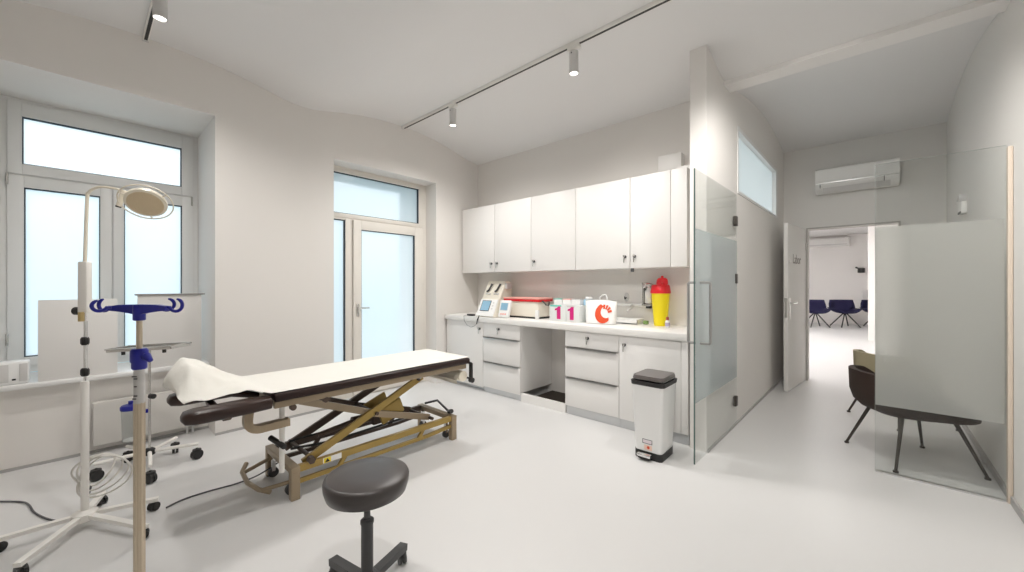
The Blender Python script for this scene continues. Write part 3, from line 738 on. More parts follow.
# mains lead of the couch
b = nb(); tube(b, smooth([(-3.02, .95, .1), (-3.05, .80, .03), (-3.08, .68, .006), (-3.10, .55, .005), (-3.10, .42, .005), (-3.06, .33, .005)]), .005, 8); obj('mains_lead', b, M['gcable'], t)
# roll
t2 = thing('paper_roll', 'cream paper roll hanging under the foot end of the couch', 'paper roll', (-2.8, 2.2, .52))
b = nb(); lathe(b, [(.045, -.28), (.045, .28)], (0, 0, 0), 28, Matrix.Translation((-2.80, 2.175, .545)) @ Matrix.Rotation(PI/2, 4, 'Y')); obj('roll', b, M['ivory'], t2)
b = nb(); tube(b, [(-2.80, 2.13, .545), (-2.80, 2.11, .52), (-2.80, 2.115, .49)], 0, flat=(.54, .002)); obj('loose_end', b, M['ivory'], t2)

# crumpled paper sheet
b = nb(); NU, NV = 78, 34; grid = []
def sm(a, bb, x): x = max(0, min(1, (x-a)/(bb-a))); return x*x*(3-2*x)
for i in range(NU+1):
    u = i/NU; row = []
    for j in range(NV+1):
        v = j/NV
        if u < .68:
            y = 2.236-(2.236-.72)*(u/.68); hh = 0; zc = .7035
        elif u < .93:
            f = (u-.68)/.25; y = .72-.33*f; zc = .7035+.185*(f*f*(3-2*f)*.5+f*.5)
        else:
            f = (u-.93)/.07; y = .39-.03*math.sin(f*PI/2); zc = .7035+.185-.15*f**1.4
        x = FX+.005+(NX-FX-.02)*v
        hd = sm(.66, .80, u)
        # over the raised head part the near side of the sheet hangs down to the arm pads
        xh = -3.07+v*.47
        near = sm(.45, 1.0, v); far = sm(.25, 0, 1-(1-v)) if v < .25 else 0
        zh = zc-hd*min(.19, max(0, zc-.70))*(near*.95+.25*max(0, .25-v)/.25)
        xx = x*(1-hd)+xh*hd
        nz = noise.noise(Vector((xx*6, y*6, 3.1)))*.026*hd - abs(noise.noise(Vector((xx*9+y*5, y*7-xx*4, 7))))*.024*hd + noise.noise(Vector((xx*17, y*15, 9)))*.009*hd + noise.noise(Vector((xx*5, y*3, 1)))*.002
        ny = noise.noise(Vector((xx*7, zc*9, 5)))*.035*sm(.9, 1, u)-.06*sm(.93, 1, u)*(1-abs(v-.35)*1.2)
        row.append(b.verts.new((xx, y+ny, zh+nz+ (.0025 if hd == 0 else .012*hd+.0025))))
    grid.append(row)
for i in range(NU):
    for j in range(NV): b.faces.new((grid[i][j], grid[i][j+1], grid[i+1][j+1], grid[i+1][j]))
ps = obj('paper_sheet', b, M['paper'], None, 70)
sd = ps.modifiers.new('thick', 'SOLIDIFY'); sd.thickness = .0012
tag(ps, 'white paper sheet spread over the couch, crumpled at the head end', 'paper sheet')

# ================================================================== STOOL
SX, SY = -1.522, .790
t = thing('rolling_stool', 'round dark grey rolling stool in front of the couch', 'stool', (SX, SY, 0))
b = nb(); lathe(b, [(.10, .462), (.140, .464), (.158, .475), (.167, .505), (.169, .530), (.164, .541), (.150, .546), (.08, .549), (.0005, .550)], (SX, SY, 0), 56); obj('seat', b, M['seat'], t, 60)
b = nb(); lathe(b, [(.085, .440), (.09, .442), (.09, .464), (.085, .465)], (SX, SY, 0), 40); obj('seat_plate', b, M['chrome'], t)
b = nb(); cyl(b, (SX, SY, .30), (SX, SY, .45), .013); obj('piston', b, M['dkgrey'], t)
b = nb(); lathe(b, [(.024, .07), (.024, .335), (.027, .34), (.027, .352), (.020, .358)], (SX, SY, 0), 28); obj('column', b, M['dkgrey'], t)
b = nb(); lathe(b, [(.040, .065), (.045, .07), (.045, .12), (.034, .13)], (SX, SY, 0), 28); obj('hub', b, M['dkgrey'], t)
def caster(par, x, y, a, r=.026, z=0, m='dkgrey'):
    b = nb(); ca, sa = math.cos(a), math.sin(a)
    for o in (-.011, .011):
        b2 = (x-sa*(o-.007), y+ca*(o-.007), z+r); b3 = (x-sa*(o+.007), y+ca*(o+.007), z+r); cyl(b, b2, b3, r, seg=20)
    cs = obj('caster', b, M[m], par)
    b = nb(); cyl(b, (x, y, z+r*1.2), (x, y, z+r*2.35), .007, seg=10); lathe(b, [(r*.8, r*1.75), (r*.75, r*2.1), (r*.3, r*2.2)], (x, y, z), 16); obj('caster_hood', b, M[m], cs)
for k in range(5):
    a = math.radians(114+72*k); L = .25; ca, sa = math.cos(a), math.sin(a)
    b = nb(); tube(b, [(SX+.03*ca, SY+.03*sa, .095), (SX+.13*ca, SY+.13*sa, .085), (SX+(L+.015)*ca, SY+(L+.015)*sa, .072)], 0, flat=(.040, .030)); lg = obj('leg', b, M['dkgrey'], t)
    caster(lg, SX+L*ca, SY+L*sa, a+.8)

# ================================================================== EXAMINATION LAMP
LX, LYp = -3.157, .006
R_, F_ = Vector((.743, .669, 0)), Vector((-.669, .743, 0))
t = thing('examination_lamp', 'ivory examination lamp on a wheeled stand before the window', 'lamp', (LX, LYp, 0))
lo = Vector((LX, LYp, 0))
b = nb(); lathe(b, [(.052, .045), (.056, .05), (.052, .082), (.03, .095)], lo, 24); obj('hub', b, M['white'], t)
b = nb(); cyl(b, lo+Vector((0, 0, .08)), lo+Vector((0, 0, .80)), .0165, seg=24); obj('lower_pole', b, M['white'], t)
b = nb(); cyl(b, lo+Vector((0, 0, .79)), lo+Vector((0, 0, 1.19)), .006, seg=14); cyl(b, lo+R_*.012+Vector((0, 0, .86)), lo+R_*.012+Vector((0, 0, 1.13)), .0025, seg=10); obj('inner_pole', b, M['chrome'], t)
for z in (.85, 1.02):
    b = nb(); lathe(b, [(.013, -.022), (.018, -.012), (.018, .012), (.013, .022)], lo+Vector((0, 0, z)), 8); obj('clamp_knob', b, M['black'], t)
b = nb(); box(b, -.026, .026, -.016, .016, 1.175, 1.455, .006, 3, Matrix.Translation(lo) @ Matrix.Rotation(math.radians(42), 4, 'Z')); obj('control_box', b, M['white'], t)
b = nb(); cyl(b, lo-R_*.027+Vector((0, 0, 1.185)), lo-R_*.052+Vector((0, 0, 1.185)), .022, seg=14); obj('side_knob', b, M['black'], t)
b = nb(); cyl(b, lo+R_*.006-F_*.025+Vector((0, 0, 1.13)), lo+R_*.006-F_*.025+Vector((0, 0, 1.18)), .012, seg=14); obj('brass_fitting', b, M['brass'], t)
arm = [lo+Vector((0, 0, 1.45)), lo+Vector((0, 0, 1.79))+R_*.012, lo+Vector((0, 0, 1.835))+R_*.022, lo+Vector((0, 0, 1.858))+R_*.055, lo+Vector((0, 0, 1.865))+R_*.10, lo+Vector((0, 0, 1.855))+R_*.17, lo+Vector((0, 0, 1.838))+R_*.215]
b = nb(); tube(b, smooth(arm, 5), [.0085-.003*k/30 for k in range(31)], 12); obj('bent_arm', b, M['ivory'], t)
hc = lo+R_*.335+Vector((0, 0, 1.778))
nrm = (-F_*.60+R_*.32+Vector((0, 0, -.74))).normalized()      # the face looks down and to the camera
a_, b_ = frame_of(nrm); Rl = Matrix.Translation(hc) @ Matrix((( a_.x, b_.x, nrm.x, 0), (a_.y, b_.y, nrm.y, 0), (a_.z, b_.z, nrm.z, 0), (0, 0, 0, 1)))
b = nb(); lathe(b, [(.04, -.04), (.076, -.03), (.090, -.008), (.090, .006), (.080, .009)], (0, 0, 0), 40, Rl); hd = obj('lamp_head', b, M['ivory'], t)
b = nb(); lathe(b, [(.077, .008), (.077, .011), (.001, .013)], (0, 0, 0), 40, Rl); obj('reflector', b, M['lens'], hd)
b = nb(); tube(b, [Rl @ Vector((.114*math.cos(2*PI*k/48), .114*math.sin(2*PI*k/48), -.004)) for k in range(48)], .0036, 8, True)
for k in range(3):
    a = 2*PI*k/3+.5; tube(b, [Rl @ Vector((.086*math.cos(a), .086*math.sin(a), -.002)), Rl @ Vector((.114*math.cos(a), .114*math.sin(a), -.004))], .004, 8)
obj('handle_ring', b, M['ivory'], hd)
j = lo+R_*.215+Vector((0, 0, 1.835))
b = nb(); cyl(b, j+Vector((0, 0, .012)), j-R_*.03+Vector((0, 0, -.075)), .014, .012, 18); tube(b, [j, hc-R_*.07+Vector((0, 0, .02))], .010, 10); kn = obj('grip', b, M['ivory'], t)
b = nb(); cyl(b, j-R_*.03+Vector((0, 0, -.074)), j-R_*.0325+Vector((0, 0, -.081)), .0125, seg=16); obj('grip_cap', b, M['black'], kn)
for ang, L in ((265, .29), (328, .37), (29, .42), (76, .28), (165, .26)):
    a = math.radians(ang); d = Vector((math.cos(a), math.sin(a), 0))
    b = nb(); tube(b, [lo+d*.04+Vector((0, 0, .068)), lo+d*L*.6+Vector((0, 0, .066)), lo+d*(L+.02)+Vector((0, 0, .062))], 0, flat=(.030, .020)); lg = obj('leg', b, M['white'], t)
    caster(lg, lo.x+d.x*L, lo.y+d.y*L, a+.9, .024, 0, 'black')
b = nb()
for k in range(4):
    rr = .115+.012*k; cc = lo+F_*(.05+.008*k)+R_*(-.008+.012*k)+Vector((0, 0, .285-.012*k))
    tube(b, [cc+R_*(rr*math.cos(q))+Vector((0, 0, rr*.72*math.sin(q)+rr*.32*math.cos(q)))+F_*.02*math.sin(q*2+k) for q in [2*PI*m/36 for m in range(36)]], .0048, 7, True)
obj('cable_coil', b, M['cable'], t)
b = nb(); tube(b, smooth([lo-R_*.02+F_*.05+Vector((0, 0, .20)), lo-R_*.05+F_*.05+Vector((0, 0, .10)), lo-R_*.06+F_*.03+Vector((0, 0, .02)), (-3.268, -0.035, 0.006), (-3.335, -0.095, 0.006), (-3.432, -0.145, 0.006), (-3.57, -0.192, 0.006), (-3.706, -0.218, 0.006), (-3.789, -0.25, 0.006), (-3.897, -0.34, 0.006), (-4.051, -0.5, 0.006)]), .005, 8); obj('mains_lead', b, M['gcable'], t)

# ================================================================== INFUSION STAND
IX, IY = -1.456, .102
t = thing('infusion_stand', 'infusion stand with blue four-hook top near the camera', 'infusion stand', (IX, IY, 0))
io = Vector((IX, IY, 0))
b = nb(); cyl(b, io+Vector((0, 0, .08)), io+Vector((0, 0, 1.012)), .0108, seg=24)
for q in range(6):
    a = q*PI/3+.3; tube(b, [io+Vector((.0108*math.cos(a), .0108*math.sin(a), .10)), io+Vector((.0108*math.cos(a), .0108*math.sin(a), 1.01))], .0018, 6)
obj('outer_pole', b, M['champ'], t)
b = nb(); cyl(b, io+Vector((0, 0, 1.0)), io+Vector((0, 0, 1.25)), .0066, seg=20); obj('inner_rod', b, M['champ'], t)
b = nb(); cyl(b, io+Vector((0, 0, 1.008)), io+Vector((0, 0, 1.108)), .0118, seg=24); sl = obj('label_sleeve', b, M['ltgrey'], t, label='pale printed label sleeve')
for z, w in ((1.082, .011), (1.076, .008), (1.055, .006), (1.030, .008), (1.022, .009)):
    cen = io-F_*.0119+R_*(-.002 if w > .008 else .001)+Vector((0, 0, z)); b = nb(); tube(b, [cen-R_*w*.55, cen+R_*w*.55], 0, flat=(.002, .003)); obj('print_mark', b, M['dkgrey'], sl)
b = nb(); lathe(b, [(.014, 1.100), (.0165, 1.104), (.0165, 1.118), (.019, 1.122), (.019, 1.15), (.015, 1.156)], io, 24); cl = obj('clamp', b, M['blue'], t)
b = nb(); tube(b, [io+R_*.012+Vector((0, 0, 1.132)), io+R_*.028-F_*.008+Vector((0, 0, 1.137)), io+R_*.042-F_*.012+Vector((0, 0, 1.125))], [.009, .010, .006], 10); obj('clamp_lever', b, M['blue'], cl)
# hook bar
b = nb(); HZ = 1.264
lathe(b, [(.011, 1.232), (.0135, 1.234), (.0135, 1.262), (.013, 1.275)], io, 20)
for s_ in (-1, 1):
    prism(b, [(0, -.017), (s_*.02, -.012), (s_*.045, -.008), (s_*.075, -.005), (s_*.078, .007), (s_*.05, .011), (0, .012)], -.008, .008, 'Y', Matrix.Translation(io+Vector((0, 0, HZ))) @ Matrix.Rotation(math.radians(42), 4, 'Z'))
tb = obj('hook_bar', b, M['blue'], t)
def hook(side, fwd, start, rad):
    o = io+R_*side*start+F_*fwd*.012+Vector((0, 0, HZ+.004))
    d = (R_*side+F_*fwd*.55).normalized(); pts = [o]; cen = o+d*(rad+.008)+Vector((0, 0, .006))
    for k in range(15):
        a = math.radians(200+k*17); pts.append(cen+d*rad*math.cos(a)+Vector((0, 0, rad*math.sin(a))))
    bb = nb(); tube(bb, pts, [.0043]*(len(pts)-2)+[.0036, .0025], 10); obj('hook', bb, M['blue'], tb)
hook(-1, .1, .074, .0160); hook(1, .1, .072, .0170); hook(-1, -1.6, .056, .0140); hook(1, 1.6, .024, .0165)
b = nb(); lathe(b, [(.035, .06), (.04, .07), (.03, .11)], io, 20); obj('hub', b, M['dkgrey'], t)
for k in range(5):
    a = math.radians(20+72*k); d = Vector((math.cos(a), math.sin(a), 0))
    b = nb(); tube(b, [io+d*.02+Vector((0, 0, .085)), io+d*.27+Vector((0, 0, .068))], 0, flat=(.03, .022)); lg = obj('leg', b, M['alu'], t)
    caster(lg, io.x+d.x*.26, io.y+d.y*.26, a+.7)

# ================================================================== INSTRUMENT TROLLEY with canister
TX, TYp = -3.81, .32
t = thing('instrument_trolley', 'steel tray trolley on five casters standing before the radiator', 'trolley', (TX, TYp, 0))
to = Vector((TX, TYp, 0))
b = nb(); cyl(b, to+Vector((0, 0, .10)), to+Vector((0, 0, .86)), .008, seg=16); obj('pole', b, M['steel'], t)
b = nb(); lathe(b, [(.025, .10), (.032, .105), (.032, .14), (.02, .15)], to, 18); obj('hub', b, M['black'], t)
b = nb(); cyl(b, to+R_*.008+Vector((0, 0, .525)), to+R_*.04-F_*.01+Vector((0, 0, .525)), .018, seg=16); obj('clamp_knob', b, M['black'], t)
Rt2 = Matrix.Translation(to+Vector((0, 0, .865))) @ Matrix.Rotation(math.radians(42), 4, 'Z') @ Matrix.Rotation(math.radians(-3.2), 4, 'Y')
b = nb(); box(b, -.225, .225, -.08, .08, 0, .006, R=Rt2)
tube(b, [Rt2 @ Vector(p) for p in ((-.23, -.085, .02), (.23, -.085, .02), (.23, .085, .02), (-.23, .085, .02))], .006, 8, True)
for x0, x1, y0, y1 in ((-.225, .225, -.085, -.08), (-.225, .225, .08, .085), (-.23, -.225, -.08, .08), (.225, .23, -.08, .08)): box(b, x0, x1, y0, y1, 0, .025, R=Rt2)
obj('tray', b, M['steel'], t)
for x in (-.13, .16):
    b = nb(); cyl(b, Rt2 @ Vector((x, -.06, -.025)), Rt2 @ Vector((x, -.06, 0)), .011, seg=14); obj('tray_knob', b, M['black'], t)
for ang, L in ((-4, .28), (78, .265), (142, .27), (200, .28), (262, .265)):
    a = math.radians(ang); d = Vector((math.cos(a), math.sin(a), 0))
    b = nb(); tube(b, [to+d*.03+Vector((0, 0, .125)), to+d*(L+.01)+Vector((0, 0, .115))], .012, 10); lg = obj('leg', b, M['white'], t)
    b = nb(); 
    caster(lg, to.x+d.x*L, to.y+d.y*L, a+.6, .036, 0, 'black')
t = thing('suction_canister', 'clear suction canister with blue lid clamped to the tray trolley', 'canister', tuple(to-R_*.125+Vector((0, 0, .19))))
cc = to-R_*.135
b = nb(); lathe(b, [(.040, .19), (.046, .20), (.052, .435), (.050, .437), (.044, .205), (.02, .20)], cc, 32); obj('jar', b, M['jar'], t)
b = nb(); lathe(b, [(.042, .205), (.0425, .215), (.02, .216)], cc, 28); obj('jar_base', b, M['whitep'], t)
b = nb(); lathe(b, [(.055, .428), (.057, .433), (.057, .452), (.05, .462), (.02, .468)], cc, 32); cyl(b, cc+Vector((0, 0, .46)), cc+Vector((0, 0, .49)), .014); obj('lid', b, M['blue'], t)
b = nb(); box(b, .05, .128, -.012, .014, .405, .43, .004, R=Matrix.Translation(cc) @ Matrix.Rotation(math.radians(42), 4, 'Z')); obj('bracket', b, M['blue'], t)

# ================================================================== SILL THINGS + RADIATOR
SZ = .62
def board(x, y0, y1, z1, label, ledge):
    t = thing('cover_board', label, 'board', (x, (y0+y1)/2, SZ), group='boards on the window sill')
    b = nb(); box(b, x-.018, x, y0, y1, SZ, z1, .002); obj('panel', b, M['cab'], t)
    for y in (y0+.05, y1-.07):
        b = nb(); box(b, x-.06, x-.018, y, y+.02, SZ, z1-.1); obj('rib', b, M['cab'], t)
    if ledge:
        b = nb(); box(b, x-.10, x+.012, y0-.012, y1+.025, z1, z1+.012, .002); obj('top_ledge', b, mat('grey_edge', (.30, .29, .28), .5), t)
board(-4.455, -.222, .185, 1.215, 'plain white board on the sill behind the ivory lamp', False)
board(-4.47, .302, .722, 1.238, 'white board with dark top ledge on the sill', True)
t = thing('sill_speaker', 'small white loudspeaker box on the left of the sill', 'speaker', (-4.50, -.33, SZ))
b = nb(); box(b, -4.56, -4.45, -.398, -.262, SZ, .782, .012, 3); obj('housing', b, M['whitep'], t)
for y0, y1 in ((-.392, -.352), (-.305, -.268)):
    b = nb(); box(b, -4.452, -4.446, y0, y1, SZ+.02, .765, .002); obj('grille', b, M['ltgrey'], t)
b = nb(); box(b, -4.451, -4.446, -.338, -.320, SZ+.03, SZ+.042, .002); obj('indicator', b, M['black'], t)
t = thing('radiator', 'flat white radiator on the niche wall under the window', 'radiator', (-4.45, .36, .06))
b = nb(); box(b, -4.445, -4.42, .05, .70, .07, .40, .006, 2); obj('front_panel', b, M['cream2'], t)
b = nb(); box(b, -4.475, -4.45, .055, .695, .075, .395); obj('core', b, mat('radiator_grey', (.35, .34, .33), .6), t)
b = nb(); box(b, -4.48, -4.422, .05, .70, .398, .404); obj('top_grille', b, M['cream2'], t)
b = nb(); cyl(b, (-4.46, .66, 0), (-4.46, .66, .09), .009); cyl(b, (-4.46, .62, 0), (-4.46, .62, .09), .009); box(b, -4.5, -4.45, .20, .23, .2, .3); box(b, -4.5, -4.45, .5, .53, .2, .3); obj('pipe', b, M['pvc'], t)

# ================================================================== TRACK LIGHTING
HEADS = []
for y, x1, lab in ((2.66, .3, 'long white lighting track with black slot above the cabinets'), (.33, .3, 'white lighting track with black slot over the window side of the ceiling')):
    z = ceil_z(y)
    t = thing('lighting_track', lab, 'lighting track', (XW, y, z), group='ceiling lighting tracks')
    b = nb(); box(b, XW+.002, x1, y-.0175, y+.0175, z-.030, z+.002, .002); obj('rail', b, M['white'], t)
    b = nb(); box(b, XW+.03, x1-.02, y-.010, y+.010, z-.0315, z-.029); obj('conductor_slot', b, M['black'], t)
    b = nb(); box(b, XW+.001, XW+.012, y-.019, y+.019, z-.032, z+.001); obj('end_cap', b, M['ltgrey'], t)
head0 = thing('track_spotlight', 'white cylinder spotlight on the track above the cabinets, nearest the window wall', 'spotlight', (-3.25, 2.66, ceil_z(2.66)-.03), group='track spotlights')
b = nb(); box(b, -.055, .055, -.018, .018, -.028, .0, .003); cyl(b, (0, 0, -.028), (0, 0, -.05), .009, seg=12); obj('adapter', b, M['white'], head0, world=False)
b = nb(); lathe(b, [(.034, -.052), (.037, -.05), (.037, -.225), (.033, -.225), (.031, -.218)], (0, 0, 0), 32); hb = obj('housing', b, M['ltgrey'], head0, world=False)
b = nb(); lathe(b, [(.031, -.2185), (.0005, -.2180)], (0, 0, 0), 28); ln = obj('lens', b, M['lampglow'], hb, world=False)
b = nb(); box(b, -.004, .004, -.040, -.036, -.075, -.065); obj('screw', b, M['black'], hb, world=False)
HEADS.append(head0)
for x, y, lab in ((-1.72, 2.66, 'white cylinder spotlight on the track above the cabinets, second from the window wall'),
                  (-.20, 2.66, 'added out-of-view spotlight on the cabinet side track, third from the window wall'),
                  (-3.34, .33, 'white cylinder spotlight on the track over the window, nearest the window wall'),
                  (-1.80, .33, 'added out-of-view spotlight on the window side track, second from the window wall'),  # head added beyond the view to light the room
                  (-.26, .33, 'added out-of-view spotlight on the window side track, third from the window wall')):
    HEADS.append(copy_thing(head0, (x, y, ceil_z(y)-.03), 0, lab))
P_BACK, P_FRONT = 94, 64
for h in HEADS:
    ld = bpy.data.lights.new('spot_lamp', 'SPOT'); ld.energy = P_BACK if h.location.y > 1 else P_FRONT
    ld.spot_size = math.radians(166); ld.spot_blend = .9; ld.shadow_soft_size = .07; ld.color = (1, .968, .93)
    lo_ = bpy.data.objects.new('spot_lamp', ld); C.objects.link(lo_)
    if h.location.x > -1:                      # added unseen heads, swivelled to brighten the dim corridor
        h.rotation_euler = (math.radians(38), 0, math.radians(2)); ld.energy = 105; ld.spot_size = math.radians(112); ld.spot_blend = .7
    Rm = Matrix.Translation(h.location) @ h.rotation_euler.to_matrix().to_4x4()
    lo_.location = Rm @ Vector((0, 0, -.23)); lo_.rotation_euler = h.rotation_euler

# ================================================================== CORRIDOR THINGS
t = thing('air_conditioner', 'white split air conditioner above the corridor doorway', 'air conditioner', (-.045, 6.6, 2.54))
b = nb(); prism(b, [(6.72, 2.545), (6.72, 2.855), (6.53, 2.855), (6.505, 2.835), (6.505, 2.66), (6.53, 2.595), (6.60, 2.55)], -.44, .36, 'X'); bmesh.ops.bevel(b, geom=b.edges[:], offset=.005, segments=2, affect='EDGES'); obj('housing', b, M['acwhite'], t)
b = nb(); box(b, -.43, .35, 6.498, 6.506, 2.652, 2.664); obj('trim_line', b, M['chrome'], t)
b = nb(); prism(b, [(6.525, 2.59), (6.52, 2.598), (6.59, 2.545), (6.595, 2.54)], -.36, .28, 'X'); obj('louvre', b, M['ltgrey'], t)
b = nb(); box(b, .22, .226, 6.5, 6.52, 2.595, 2.65); box(b, -.39, -.384, 6.5, 6.52, 2.60, 2.645); obj('joint', b, M['dkgrey'], t)
b = nb(); box(b, -.07, -.02, 6.499, 6.505, 2.675, 2.683); obj('badge', b, M['ltgrey'], t)
t = thing('wall_alarm', 'small white alarm unit with dark marks high on the right wall', 'alarm', (.725, 5.42, 2.05))
xr = .69+.0213*(5.42-3.7)
b = nb(); box(b, xr-.04, xr, 5.35, 5.50, 1.98, 2.09, .008); obj('housing', b, M['acwhite'], t)
b = nb(); cyl(b, (xr-.045, 5.40, 2.12), (xr, 5.40, 2.12), .035, seg=20); tube(b, [(xr-.05, 5.46, 2.10), (xr-.04, 5.38, 2.15)], .009, 8); obj('sounder', b, M['ltgrey'], t)
b = nb(); box(b, xr-.043, xr-.038, 5.36, 5.49, 1.982, 2.0); obj('indicator', b, M['dkgrey'], t)

# lounge chairs
def lounge(name, label, loc, rot, shell_m, half, front):
    t = thing(name, label, 'lounge chair', loc, rot)
    # tub shell: local -Y is the back
    def tub(scale, z0, zt_back, zt_front, thick):
        b = nb(); n = 44; outer = []; 
        prof = [(.0, .0), (.40, .012), (.62, .05), (.80, .13), (.92, .27), (.985, .50), (1.0, 1.0)]
        rings = []
        for fr, fz in prof:
            rg = []
            for k in range(n):
                a = 2*PI*k/n; ca, sa = math.cos(a), math.sin(a)
                back = sm(-.75, .55, -sa)            # 1 at the back, 0 at the front
                top = zt_front+(zt_back-zt_front)*back
                r = max(fr, .02)*scale
                rg.append(b.verts.new((half[0]*r*math.copysign(abs(ca)**.75, ca), half[1]*r*math.copysign(abs(sa)**.75, sa), z0+(top-z0)*fz)))
            rings.append(rg)
        inner = []
        for fr, fz in reversed(prof):
            rg = []
            for k in range(n):
                a = 2*PI*k/n; ca, sa = math.cos(a), math.sin(a)
                back = sm(-.75, .55, -sa); top = zt_front+(zt_back-zt_front)*back
                r = max(fr*.88, .02)*scale
                rg.append(b.verts.new((half[0]*r*math.copysign(abs(ca)**.75, ca), half[1]*r*math.copysign(abs(sa)**.75, sa), z0+thick+max(0, (top-z0-thick))*fz)))
            inner.append(rg)
        allr = rings+inner
        for A, B in zip(allr, allr[1:]):
            for k in range(n): b.faces.new((A[k], A[(k+1) % n], B[(k+1) % n], B[k]))
        b.faces.new(allr[0][::-1]); b.faces.new(allr[-1])
        return b
    obj('shell', tub(1, .335, .66, front, .04), shell_m, t, 60, world=False)
    b = nb(); lathe(b, [(.16, .37), (.22, .375), (.235, .39), (.22, .415), (.12, .425), (.001, .426)], (0, .02, 0), 36); obj('seat_cushion', b, shell_m, t, world=False)
    for sx in (-1, 1):
        for sy in (-1, 1):
            b = nb(); tube(b, [(sx*.155, sy*.155, .37), (sx*.262, sy*.268, .012)], [.013, .009], 12); lathe(b, [(.016, 0), (.016, .012), (.010, .016)], (sx*.262, sy*.268, 0), 14); obj('leg', b, M['darkmetal'], t, world=False)
    return t
lounge('lounge_chair', 'dark brown tub lounge chair half behind the frosted glass screen', (.285, 4.21, 0), math.radians(-59), M['brownshell'], (.29, .345), .395)
lounge('lounge_chair', 'khaki tub lounge chair behind the dark brown one', (.29, 5.33, 0), math.radians(-48), M['beigeshell'], (.28, .34), .40)

# waiting-room chairs
def wchair(label, loc, rot):
    t = thing('waiting_chair', label, 'chair', loc, rot, group='waiting room chairs')
    b = nb(); n = 28; H = []
    rows = [(.30, -.20, .44), (.32, -.06, .43), (.34, .08, .435), (.345, .20, .47), (.345, .26, .58), (.33, .29, .70), (.30, .305, .82)]
    gr = []
    for hw, y, z in rows:
        r = []
        for k in range(9):
            f = k/8*2-1; lift = (abs(f)**3)*.12 if z < .5 else 0; fwd = -(abs(f)**3)*.16 if z > .5 else 0
            r.append(b.verts.new((hw*f, y+fwd, z+lift)))
        gr.append(r)
    for A, B in zip(gr, gr[1:]):
        for k in range(8): b.faces.new((A[k], A[k+1], B[k+1], B[k]))
    s = obj('shell', b, M['navy'], t, 60, world=False); md = s.modifiers.new('thick', 'SOLIDIFY'); md.thickness = .05; md.offset = 0
    for sx in (-1, 1):
        for sy in (-1, 1):
            b = nb(); tube(b, [(sx*.03, sy*.03, .41), (sx*.25, sy*.25, .01)], .016, 10); obj('leg', b, M['black'], t, world=False)
    b = nb(); cyl(b, (0, 0, .39), (0, 0, .44), .05); obj('swivel_hub', b, M['black'], t, world=False)
    return t
c0 = wchair('navy waiting room chair beside the open door leaf', (-1.03, 15.36, 0), .55)
c0.scale = (1.06, 1.06, 1.03)
copy_thing(c0, (-.34, 15.97, 0), .6, 'navy waiting room chair in the middle of the doorway view')
copy_thing(c0, (.42, 16.45, 0), .3, 'navy waiting room chair partly hidden by the white wall end')
t = thing('wall_air_conditioner', 'faint white air conditioner on the waiting room back wall', 'air conditioner', (-.85, 17.1, 2.7))
b = nb(); box(b, -1.35, -.25, 16.98, 17.2, 2.62, 2.92, .03, 3); obj('housing', b, M['acwhite'], t)
b = nb(); box(b, -1.3, -.3, 16.972, 16.985, 2.66, 2.70); obj('louvre', b, M['ltgrey'], t)
t = thing('wall_lamp', 'small black wall fitting on the waiting room back wall', 'wall fitting', (.04, 17.1, 1.78))
b = nb(); cyl(b, (.04, 17.2, 1.78), (.04, 17.05, 1.78), .02); obj('arm', b, M['black'], t)
b = nb(); lathe(b, [(.06, -.08), (.09, -.07), (.09, .07), (.06, .09)], (.04, 17.02, 1.79), 20); tube(b, [(.04, 17.02, 1.82), (-.1, 17.05, 1.9)], .025, 8); obj('head', b, M['black'], t)
t = thing('leaflet_holder', 'grey leaflet holder on the waiting room back wall', 'holder', (.15, 17.1, .9))
b = nb(); box(b, .07, .33, 17.14, 17.195, .62, 1.15, .01); obj('back_panel', b, M['ltgrey'], t)
b = nb(); box(b, .09, .31, 17.1, 17.14, .65, .85, .004); obj('pocket', b, M['ltgrey'], t)

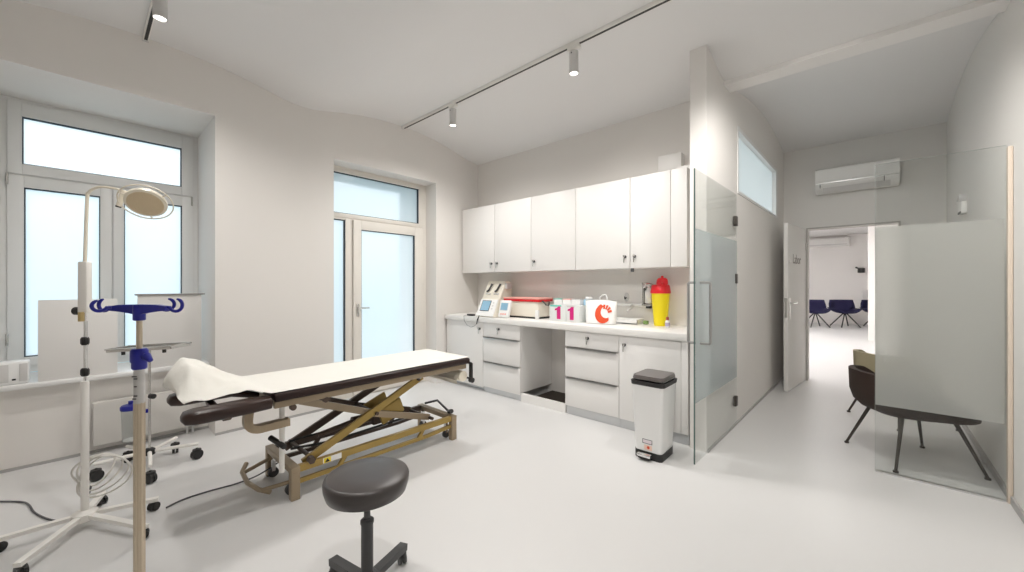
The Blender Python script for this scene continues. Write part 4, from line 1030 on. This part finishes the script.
# unseen glowing panels added to brighten the waiting room
for y in (8.6, 10.8, 12.9):
    t = thing('added_light_panel', 'added unseen glowing panel that brightens the waiting room', 'ceiling light', (-1.8, y, 3.0), group='added waiting room light panels')
    b = nb(); box(b, -2.6, -.6, y-.5, y+.5, 2.97, 3.0, .004); obj('frame', b, M['white'], t)
    b = nb(); box(b, -2.57, -.63, y-.47, y+.47, 2.966, 2.972); obj('diffuser', b, mat('panel_glow', (.9, .9, .9), .5, emit=(1, .97, .96, 11)), t)

# ================================================================== WORLD, CAMERA, VIEW
wd = bpy.data.worlds.new('sky'); SC.world = wd; wd.use_nodes = True
nt = wd.node_tree; bg = nt.nodes['Background']
tc = nt.nodes.new('ShaderNodeTexCoord'); sp = nt.nodes.new('ShaderNodeSeparateXYZ'); rp = nt.nodes.new('ShaderNodeValToRGB'); mp = nt.nodes.new('ShaderNodeMapRange')
mp.inputs['From Min'].default_value = -.35; mp.inputs['From Max'].default_value = .5
nt.links.new(tc.outputs['Generated'], sp.inputs[0]); nt.links.new(sp.outputs['Z'], mp.inputs['Value']); nt.links.new(mp.outputs[0], rp.inputs[0]); nt.links.new(rp.outputs[0], bg.inputs['Color'])
e = rp.color_ramp.elements
e[0].position = 0; e[0].color = (.10, .17, .20, 1); e[1].position = 1; e[1].color = (.97, .985, 1, 1)
x = e.new(.36); x.color = (.26, .40, .46, 1); x = e.new(.52); x.color = (.52, .67, .73, 1); x = e.new(.68); x.color = (.86, .93, .97, 1)
bg.inputs['Strength'].default_value = 2.7

cam = bpy.data.cameras.new('camera'); co = bpy.data.objects.new('camera', cam); C.objects.link(co)
cam.sensor_width = 36; cam.lens = 386/1024*36; cam.clip_start = .02; cam.shift_y = -(284.5-286)/1024*-1
co.location = (0, 0, 1.33); co.rotation_euler = (PI/2, 0, math.radians(42))
SC.camera = co
vs = SC.view_settings; vs.view_transform = 'Standard'; vs.look = 'None'; vs.gamma = 1; vs.exposure = 0.0; vs.use_curve_mapping = False
SC.cycles.use_denoising = True
SC.cycles.max_bounces = 14; SC.cycles.diffuse_bounces = 7; SC.cycles.transparent_max_bounces = 16; SC.cycles.transmission_bounces = 10
SC.cycles.sample_clamp_indirect = 6
